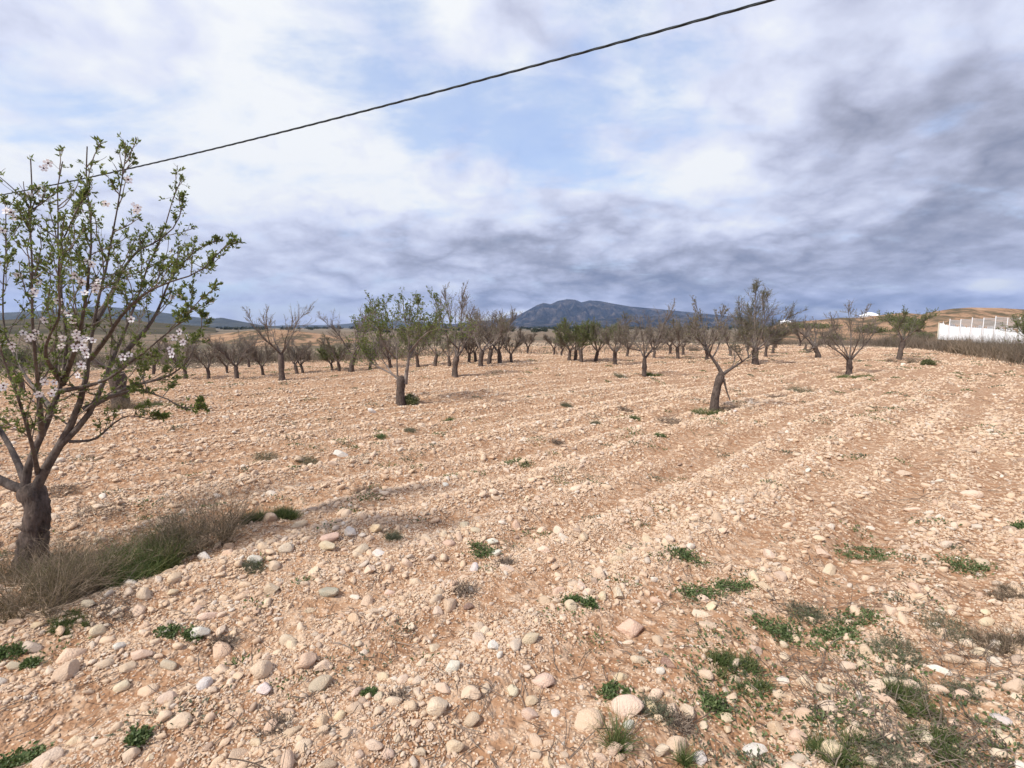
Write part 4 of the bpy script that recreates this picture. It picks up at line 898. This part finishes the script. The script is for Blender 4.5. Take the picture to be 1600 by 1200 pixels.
def stone_label(px, py, wpx, asp, tone):
    size = 'large' if wpx > 33 else 'medium' if wpx > 22 else 'small' if wpx > 13 else 'very small'; shp = 'long' if asp > 1.7 else 'oval' if asp > 1.25 else 'rounded'
    ls = sorted(LAND, key=lambda l: math.hypot(px - l[1], (py - l[2]) * 1.3))
    for l in ls[:3]:
        w, r = relate(px, py, l); s = f'{size} {shp} {tone} stone {w} {r} the {l[0]}'
        if s not in used and len(s.split()) <= 16: used[s] = 1; return s
    for a in range(3):
        for b in range(a + 1, 5):
            s = f'{size} {shp} {tone} stone between the {ls[a][0]} and the {ls[b][0]}'
            if s not in used and len(s.split()) <= 16: used[s] = 1; return s
    return f'{size} {tone} stone in gravel near the {ls[0][0]}'
ST = """107 1017 50 38 peach;50 1009 32 20 grey;231 1074 36 30 tan;281 1122 38 32 cream;326 1117 22 22 pinkish;204 1177 30 25 cream;221 1022 30 15 cream;246 1024 20 14 cream;262 1036 32 18 grey;198 1041 26 17 cream;330 1076 24 20 cream;344 981 20 24 cream;324 961 30 17 cream;345 959 20 16 cream;269 924 20 14 cream;25 969 30 16 tan;25 1040 26 13 cream;157 1157 24 20 cream;372 1176 32 24 tan;242 1001 18 16 cream;234 1182 16 16 cream;125 900 24 10 cream;165 915 40 10 grey;140 943 26 10 grey;60 975 24 12 tan;
514 921 34 24 greenish_grey;500 1122 37 34 tan;501 1066 38 26 grey;530 1115 22 22 peach;599 1055 26 20 cream;750 975 22 20 cream;686 920 17 18 cream;684 954 20 18 cream;657 1034 18 20 cream;760 1072 20 24 peach;736 1120 30 24 pinkish;585 1160 30 22 cream;605 1177 20 22 cream;510 1194 32 14 peach;650 1126 18 17 tan;672 1130 16 20 cream;484 951 20 14 cream;730 945 23 20 brown;560 1002 13 22 cream;607 924 18 10 cream;492 989 14 16 cream;780 1022 18 18 white;620 1150 14 22 cream;562 1175 18 16 cream;434 1017 16 14 cream;
985 975 46 38 tan;850 934 24 28 tan;981 1100 50 36 cream;919 1122 54 40 pinkish;1104 975 28 18 cream;997 1029 26 18 cream;969 1056 24 18 tan;830 1092 20 26 tan;869 1111 18 16 white;836 1155 21 22 cream;837 1177 20 18 peach;857 1190 22 18 peach;882 1177 15 20 tan;1091 1176 28 32 white;1182 1168 42 28 white;1134 1117 24 24 cream;1102 1050 26 30 peach;1147 1059 24 16 tan;1177 1140 20 26 cream;1112 945 26 16 cream;1172 954 18 13 cream;1135 1137 16 16 peach;982 1130 26 18 white;830 996 26 13 cream;1046 1036 26 15 brown;1032 1047 16 15 white;868 938 16 14 cream;872 922 20 12 tan;1000 1190 14 12 cream;
1215 1135 32 34 tan;1256 1112 40 34 tan;1291 1102 38 28 cream;1292 1076 34 21 cream;1322 1041 34 20 cream;1351 1037 24 18 cream;1462 1074 36 24 cream;1534 1076 40 36 cream;1586 1086 26 26 cream;1509 1002 34 24 cream;1532 1017 32 18 tan;1485 1029 40 18 tan;1467 1044 30 15 white;1240 1166 17 22 peach;1575 1155 34 22 cream;1559 1175 40 28 cream;1226 1021 20 20 cream;1325 972 26 14 cream;1540 954 20 12 cream;1360 1187 28 16 tan;1243 995 20 26 cream;1315 1117 18 16 cream;1352 1110 26 15 cream;1491 1125 20 18 cream;1442 1134 20 22 cream;1555 1140 18 20 grey;1335 1127 22 20 cream;1542 972 24 14 cream;1410 950 24 12 cream;1370 960 20 12 cream;1595 1195 26 24 white;1405 1150 16 16 grey;
420 808 28 18 tan;514 836 30 20 cream;510 851 30 13 cream;467 819 24 13 cream;577 840 16 15 cream;559 866 20 20 cream;319 871 28 10 white;346 871 13 10 cream;399 872 22 13 white;581 642 15 9 white;744 827 18 12 grey;846 827 18 12 cream;849 857 22 15 cream;769 846 17 10 white;465 716 20 14 tan;520 724 14 8 cream;658 662 15 11 cream;532 709 24 9 white;570 721 14 9 grey;697 756 12 10 white;731 710 10 8 cream;536 858 14 11 cream;
1517 771 27 12 cream;1427 795 23 9 cream;1409 739 24 9 cream;1281 714 12 9 cream;1246 710 14 8 cream;1129 828 20 12 cream;1109 744 14 9 tan;1336 877 18 12 cream;1446 870 18 13 tan;1536 877 28 18 cream;1296 890 32 14 cream;1262 733 16 9 white;1124 709 12 9 cream;1410 569 11 7 white;1457 573 8 5 cream;1389 569 8 4 cream;1148 642 9 6 white"""
rngS = np.random.default_rng(42); hand = []
def add_stone(P, size, asp, yaw, tone, wpx, label):
    me = HI[int(rngS.integers(0, 16))]; o = bpy.data.objects.new('stone', me); COL.objects.link(o)
    ez = np.abs(np.array([v.co[2] for v in me.vertices])).max(); s = size / 2
    o.scale = (s * math.sqrt(asp) if asp >= 1 else s, s / math.sqrt(asp) * 1.2 if asp >= 1 else s * 1.25, s * 1.15)
    o.rotation_euler = (rngS.normal(0, 0.22), rngS.normal(0, 0.22), yaw)
    o.location = (P[0], P[1], P[2] + s * 1.15 * ez * rngS.uniform(0.05, 0.38))
    c = np.array(TONE[tone]) * rngS.uniform(0.84, 1.04) * (1 + rngS.normal(0, 0.03, 3)); o.color = (*[float(min(0.85, x)) for x in c], 1)
    o['label'] = label; o['category'] = 'stone'; o['group'] = 'loose stones on the field'
SPEC = {(107, 1017): 'round peach boulder lying below the dry grass at lower left', (981, 1100): 'cream rounded boulder, right one of the two large boulders', (919, 1122): 'pinkish flat boulder, left one of the two large boulders', (985, 975): 'large tilted tan stone right of centre',
        (500, 1122): 'round tan stone with pale middle at lower left of centre', (514, 921): 'stone with greenish grey cap left of centre', (1534, 1076): 'large pale block near the right edge', (1182, 1168): 'white oblong boulder at the bottom right of centre', (420, 808): 'beige boulder sitting in the end of the grass strip',
        (581, 642): 'bright white stone left of the split-stump tree', (730, 945): 'dark brown stone among grey twigs in the centre', (319, 871): 'white oblong block in front of the brown dry grass', (1410, 569): 'white stone in front of the green tree by the bank', (1046, 1036): 'purplish brown stone right of centre',
        (1467, 1044): 'white angular stone right of the dark spiky weed', (501, 1066): 'cracked grey stone above the round tan stone', (1256, 1112): 'blocky tan stone, left one of the pair at lower right', (1291, 1102): 'blocky cream stone, right one of the pair at lower right'}
for rec in ST.replace('\n', '').split(';'):
    a, b, w, h, tn = rec.split(); a, b, w, h = map(float, (a, b, w, h)); tn = tn.replace('_', ' ')
    P = ground(a, b + h * 0.25); pm = depth_of(P) / FPX; st = math.hypot(1, (a - 800) / FPX * 0.6)
    size = 0.93 * w * pm / (1 + 0.2 * abs(a - 800) / 800); hand.append((P[0], P[1], size)); yaw = rngS.uniform(-0.7, 0.7)
    asp = min(2.0, max(1.0, w / h * 0.95)); lab = SPEC.get((int(a), int(b)))
    add_stone(P, size * (1 if w >= h else 1.15), asp, yaw if w >= h else yaw + 1.57, tn, w, lab or stone_label(a, b, w, w / h, tn))
hand = np.array(hand)

def population():
    rng = np.random.default_rng(8); out_ = []
    zones = [(0.9, 2.5, .0075), (2.5, 4, .0085), (4, 6, .012), (6, 9, .017), (9, 14, .027), (14, 22, .042), (22, 34, .062), (34, 54, .09)]
    AZ = R(64)
    for r0, r1, s0 in zones:
        area = AZ * (r1 ** 2 - r0 ** 2); dens = (1150 if r1 < 7 else 900 if r1 < 15 else 540) * (s0 / 0.02) ** -2.4; n = int(area * dens)
        r = np.sqrt(rng.uniform(r0 ** 2, r1 ** 2, n)); a = rng.uniform(-AZ, AZ, n); x, y = r * np.sin(a), r * np.cos(a)
        sz = s0 * rng.random(n) ** (-1 / 2.55); sz = np.where(sz > 0.11, rng.uniform(s0, max(s0 * 1.3, 0.07), n), sz)
        s = x * math.cos(RA) - y * math.sin(RA); u = x * math.sin(RA) + y * math.cos(RA); w = s + 0.25 * fbm(u * 0.25, s * 0.25, 5, 3) * 2
        d = 0.50 + 0.36 * np.sin(w * 2 * np.pi / 0.62) + 0.26 * np.sin(w * 2 * np.pi / 1.9 + 1.0) + 1.3 * fbm(x * 1.7, y * 1.7, 61, 3) + 1.2 * fbm(u * 0.30, s * 1.1, 62, 3)
        right = sst(a, 0.2, 0.7) * 0.15
        k = rng.random(n) < np.clip(d + right, 0.10, 1)
        out_.append(np.stack([x[k], y[k], sz[k]], 1))
    n = 420; r = np.sqrt(rng.uniform(1.7 ** 2, 4.4 ** 2, n)); a = rng.uniform(R(8), R(56), n); k = rng.random(n) < sst(a / R(60) + (4.4 - r) / 5.4, 0.45, 1.0)
    out_.append(np.stack([(r * np.sin(a))[k], (r * np.cos(a))[k], rng.uniform(0.028, 0.085, n)[k]], 1))
    A = np.concatenate(out_)
    keep = np.ones(len(A), bool); nearm = np.hypot(A[:, 0], A[:, 1]) < 12; idx = np.where(nearm & (A[:, 2] > 0.018))[0]
    for hx, hy, hs in hand:
        d = np.hypot(A[idx, 0] - hx, A[idx, 1] - hy); keep[idx[d < (hs * 0.55 + A[idx, 2] * 0.5)]] = False
    A = A[keep]
    # big pebbles keep a little room: thin overlapping large ones
    big = np.where(A[:, 2] > 0.045)[0]; big = big[np.argsort(-A[big, 2])]; big = big[np.hypot(A[big, 0], A[big, 1]) < 7]
    kill = set(); B = A[big]
    for i in range(len(big)):
        if i in kill: continue
        d = np.hypot(B[i + 1:, 0] - B[i, 0], B[i + 1:, 1] - B[i, 1]); 
        for j in np.where(d < (B[i, 2] + B[i + 1:, 2]) * 0.42)[0]: kill.add(i + 1 + j)
    m = np.ones(len(A), bool); m[big[list(kill)]] = False
    return A[m]
POP = population()
app = POP[:, 2] / np.maximum(np.hypot(POP[:, 0], POP[:, 1]), 1.0)
inview = np.array([True] * len(POP)); z = np.zeros(len(POP))
fw = POP[:, 1] * math.cos(PITCH) + EYE * math.sin(PITCH); uu = 800 + FPX * POP[:, 0] / fw; vv = 600 - FPX * (POP[:, 1] * math.sin(PITCH) - EYE * math.cos(PITCH)) / fw
ok = (uu > 0) & (uu < 1600) & (vv > 0) & (vv < 1195)
order = np.argsort(-(app * ok)); nh = 300 - len(hand); pick = order[:nh]
tones = ['cream', 'peach', 'white', 'tan', 'pinkish', 'grey']
for i in pick:
    x, y, s = POP[i]; P = np.array([x, y, float(H(x, y))]); tn = str(rngS.choice(tones, p=[.58, .15, .07, .14, .04, .02])); asp = rngS.uniform(1, 1.6); wp = s * FPX / fw[i]
    add_stone(P, s, asp, rngS.uniform(0, 6.28), tn, wp, stone_label(uu[i], vv[i], wp, asp, tn))
rest = np.delete(POP, pick, 0)
print('stones scattered', len(rest), 'hand', len(hand))

LO = bpy.data.collections.new('stone_shapes')
for i in range(14):
    o = bpy.data.objects.new('stone_shape', stone_mesh(400 + i, 2, M_STONES, 0.6 + (i % 5) / 3)); LO.objects.link(o)
def scatter(name, A, coll, nvar, label, seed, sink=0.25, flat=1.0):
    rng = np.random.default_rng(seed); n = len(A); z = H(A[:, 0], A[:, 1]) + A[:, 2] * 0.5 * 0.6 * sink * rng.uniform(0.2, 2.2, n)
    me = bpy.data.meshes.new(name); me.vertices.add(n); me.vertices.foreach_set('co', np.stack([A[:, 0], A[:, 1], z], 1).astype(np.float32).ravel())
    s = A[:, 2:3] * 0.5 * np.stack([rng.uniform(0.9, 1.35, n), rng.uniform(0.8, 1.1, n), rng.uniform(0.7, 1.15, n) * flat], 1)
    r = np.stack([rng.normal(0, 0.35, n), rng.normal(0, 0.35, n), rng.uniform(0, 6.283, n)], 1)
    for nm_, arr in (('rot', r), ('scl', s)):
        at = me.attributes.new(nm_, 'FLOAT_VECTOR', 'POINT'); at.data.foreach_set('vector', arr.astype(np.float32).ravel())
    at = me.attributes.new('idx', 'INT', 'POINT'); at.data.foreach_set('value', rng.integers(0, nvar, n).astype(np.int32))
    ng = bpy.data.node_groups.new(name + '_nodes', 'GeometryNodeTree'); ng.interface.new_socket('Geometry', in_out='INPUT', socket_type='NodeSocketGeometry'); ng.interface.new_socket('Geometry', in_out='OUTPUT', socket_type='NodeSocketGeometry')
    N = ng.nodes; gi = N.new('NodeGroupInput'); go = N.new('NodeGroupOutput'); ip = N.new('GeometryNodeInstanceOnPoints'); ci = N.new('GeometryNodeCollectionInfo')
    ci.inputs['Collection'].default_value = coll; ci.inputs['Separate Children'].default_value = True; ci.inputs['Reset Children'].default_value = True
    def attr(nm_, ty): a = N.new('GeometryNodeInputNamedAttribute'); a.data_type = ty; a.inputs['Name'].default_value = nm_; return a.outputs['Attribute']
    L = ng.links; L.new(gi.outputs[0], ip.inputs['Points']); L.new(ci.outputs[0], ip.inputs['Instance']); ip.inputs['Pick Instance'].default_value = True
    L.new(attr('idx', 'INT'), ip.inputs['Instance Index']); L.new(attr('scl', 'FLOAT_VECTOR'), ip.inputs['Scale'])
    e = N.new('FunctionNodeEulerToRotation'); L.new(attr('rot', 'FLOAT_VECTOR'), e.inputs[0]); L.new(e.outputs[0], ip.inputs['Rotation'])
    L.new(ip.outputs[0], go.inputs[0])
    o = link(name, me, kind='stuff', label=label); md = o.modifiers.new('scatter', 'NODES'); md.node_group = ng; return o
scatter('gravel', rest, LO, 14, 'countless small limestone pebbles covering the field', 5)

# bits of dead twig and straw, and sparse seedlings, all over the field
def litter():
    rng = np.random.default_rng(15); g = Geo(); n = 3200; r = 1.6 + 14 * rng.random(n) ** 1.6; a = rng.uniform(R(-60), R(60), n); x, y = r * np.sin(a), r * np.cos(a)
    k = rng.random(n) < 0.35 + sst(fbm(x * 1.1, y * 1.1, 71, 3), -0.05, 0.2); x, y, r = x[k], y[k], r[k]; n = len(x)
    S = np.stack([x, y, H(x, y) + 0.008 + 0.001 * r], 1); D_ = rng.normal(0, 1, (n, 3)) * [1, 1, 0.12] + [0, 0, 0.06]
    P = grow(rng, S, D_, rng.uniform(0.03, 0.16, n) * (1 + r * 0.04), 4, 0.25, -0.02); tubes(g, P, np.repeat(rng.uniform(0.0009, 0.0022, n)[:, None] * (1 + r[:, None] * 0.08), 4, 1), 3); m_ = 2600; px = rng.uniform(1020, 1650, m_); py = rng.uniform(930, 1210, m_); tt = (EYE) / -np.array([ray(a, b)[2] for a, b in zip(px, py)]); x = np.array([ray(a, b)[0] for a, b in zip(px, py)]) * tt; y = np.array([ray(a, b)[1] for a, b in zip(px, py)]) * tt
    k = (fbm(x * 1.3, y * 1.3, 75, 3) > 0.0) ; S = np.stack([x, y, H(x, y) + 0.006], 1)[k]; n = len(S); D_ = rng.normal(0, 1, (n, 3)) * [1, 1, 0.3] + [0, 0, 0.35]
    P = grow(rng, S, D_, rng.uniform(0.04, 0.15, n), 4, 0.3, -0.03); tubes(g, P, np.repeat(rng.uniform(0.0008, 0.0018, n)[:, None], 4, 1), 3)
    g.build('twig_litter', [M_DRYG], kind='stuff', label='dead twigs and straw strewn over the stony soil')
    g = Geo(); n = 1000; r = 2.2 + 38 * rng.random(n) ** 1.3; a = rng.uniform(R(-60), R(60), n); x, y = r * np.sin(a), r * np.cos(a)
    s = x * math.cos(RA) - y * math.sin(RA); k = rng.random(n) < 0.25 + 0.9 * sst(fbm(x * 0.35, y * 0.35, 72, 3), 0.0, 0.25) + 0.5 * (np.abs((s + 20) % 5.2 - 2.6) < 0.5); x, y, r = x[k], y[k], r[k]
    m_ = 110; px = rng.uniform(1080, 1650, m_); py = rng.uniform(930, 1210, m_); q = np.array([ray(a, b) for a, b in zip(px, py)]); q = q * (EYE / -q[:, 2:3]); k = (fbm(q[:, 0] * 0.9, q[:, 1] * 0.9, 76, 3) > -0.02)
    x = np.r_[x, q[k, 0]]; y = np.r_[y, q[k, 1]]; r = np.r_[r, np.full(k.sum(), 3.0)]
    for X, Y, rr in zip(x, y, r):
        m_ = int(rng.integers(14, 44)); w = rng.uniform(0.02, 0.055) * (1 + rr * 0.08); o = rng.normal(0, 1, (m_, 3)) * [w, w, 0]; P = o + [X, Y, 0]; P[:, 2] = H(P[:, 0], P[:, 1]) + rng.uniform(0, 0.014, m_) * (1 + rr * 0.05)
        ls = 0.015 * (1 + rr * 0.14); leaves(g, P, o + rng.normal(0, 0.02, (m_, 3)) + [0, 0, 0.03], np.full(m_, ls), np.full(m_, ls * 0.5), rng, int(rng.random() < 0.5))
    g.build('seedlings', [M_WEED, M_GREYW], kind='stuff', label='sparse tiny green and grey weeds dotted over the field')
litter()

# ------------------------------------------------------------------ air
def haze():
    g = Geo(); g.box((0, 0, 298.5), (19000, 19000, 603)); m, t = mat('thin_haze')
    v = t.n('ShaderNodeVolumePrincipled', ins={'Color': (0.42, 0.60, 1.0, 1), 'Density': 0.00007, 'Anisotropy': 0.1}); t.n('ShaderNodeOutputMaterial', ins={'Volume': v.outputs[0]})
    g.build('haze', [m], kind='stuff', label='thin bluish haze over the plain')
haze()
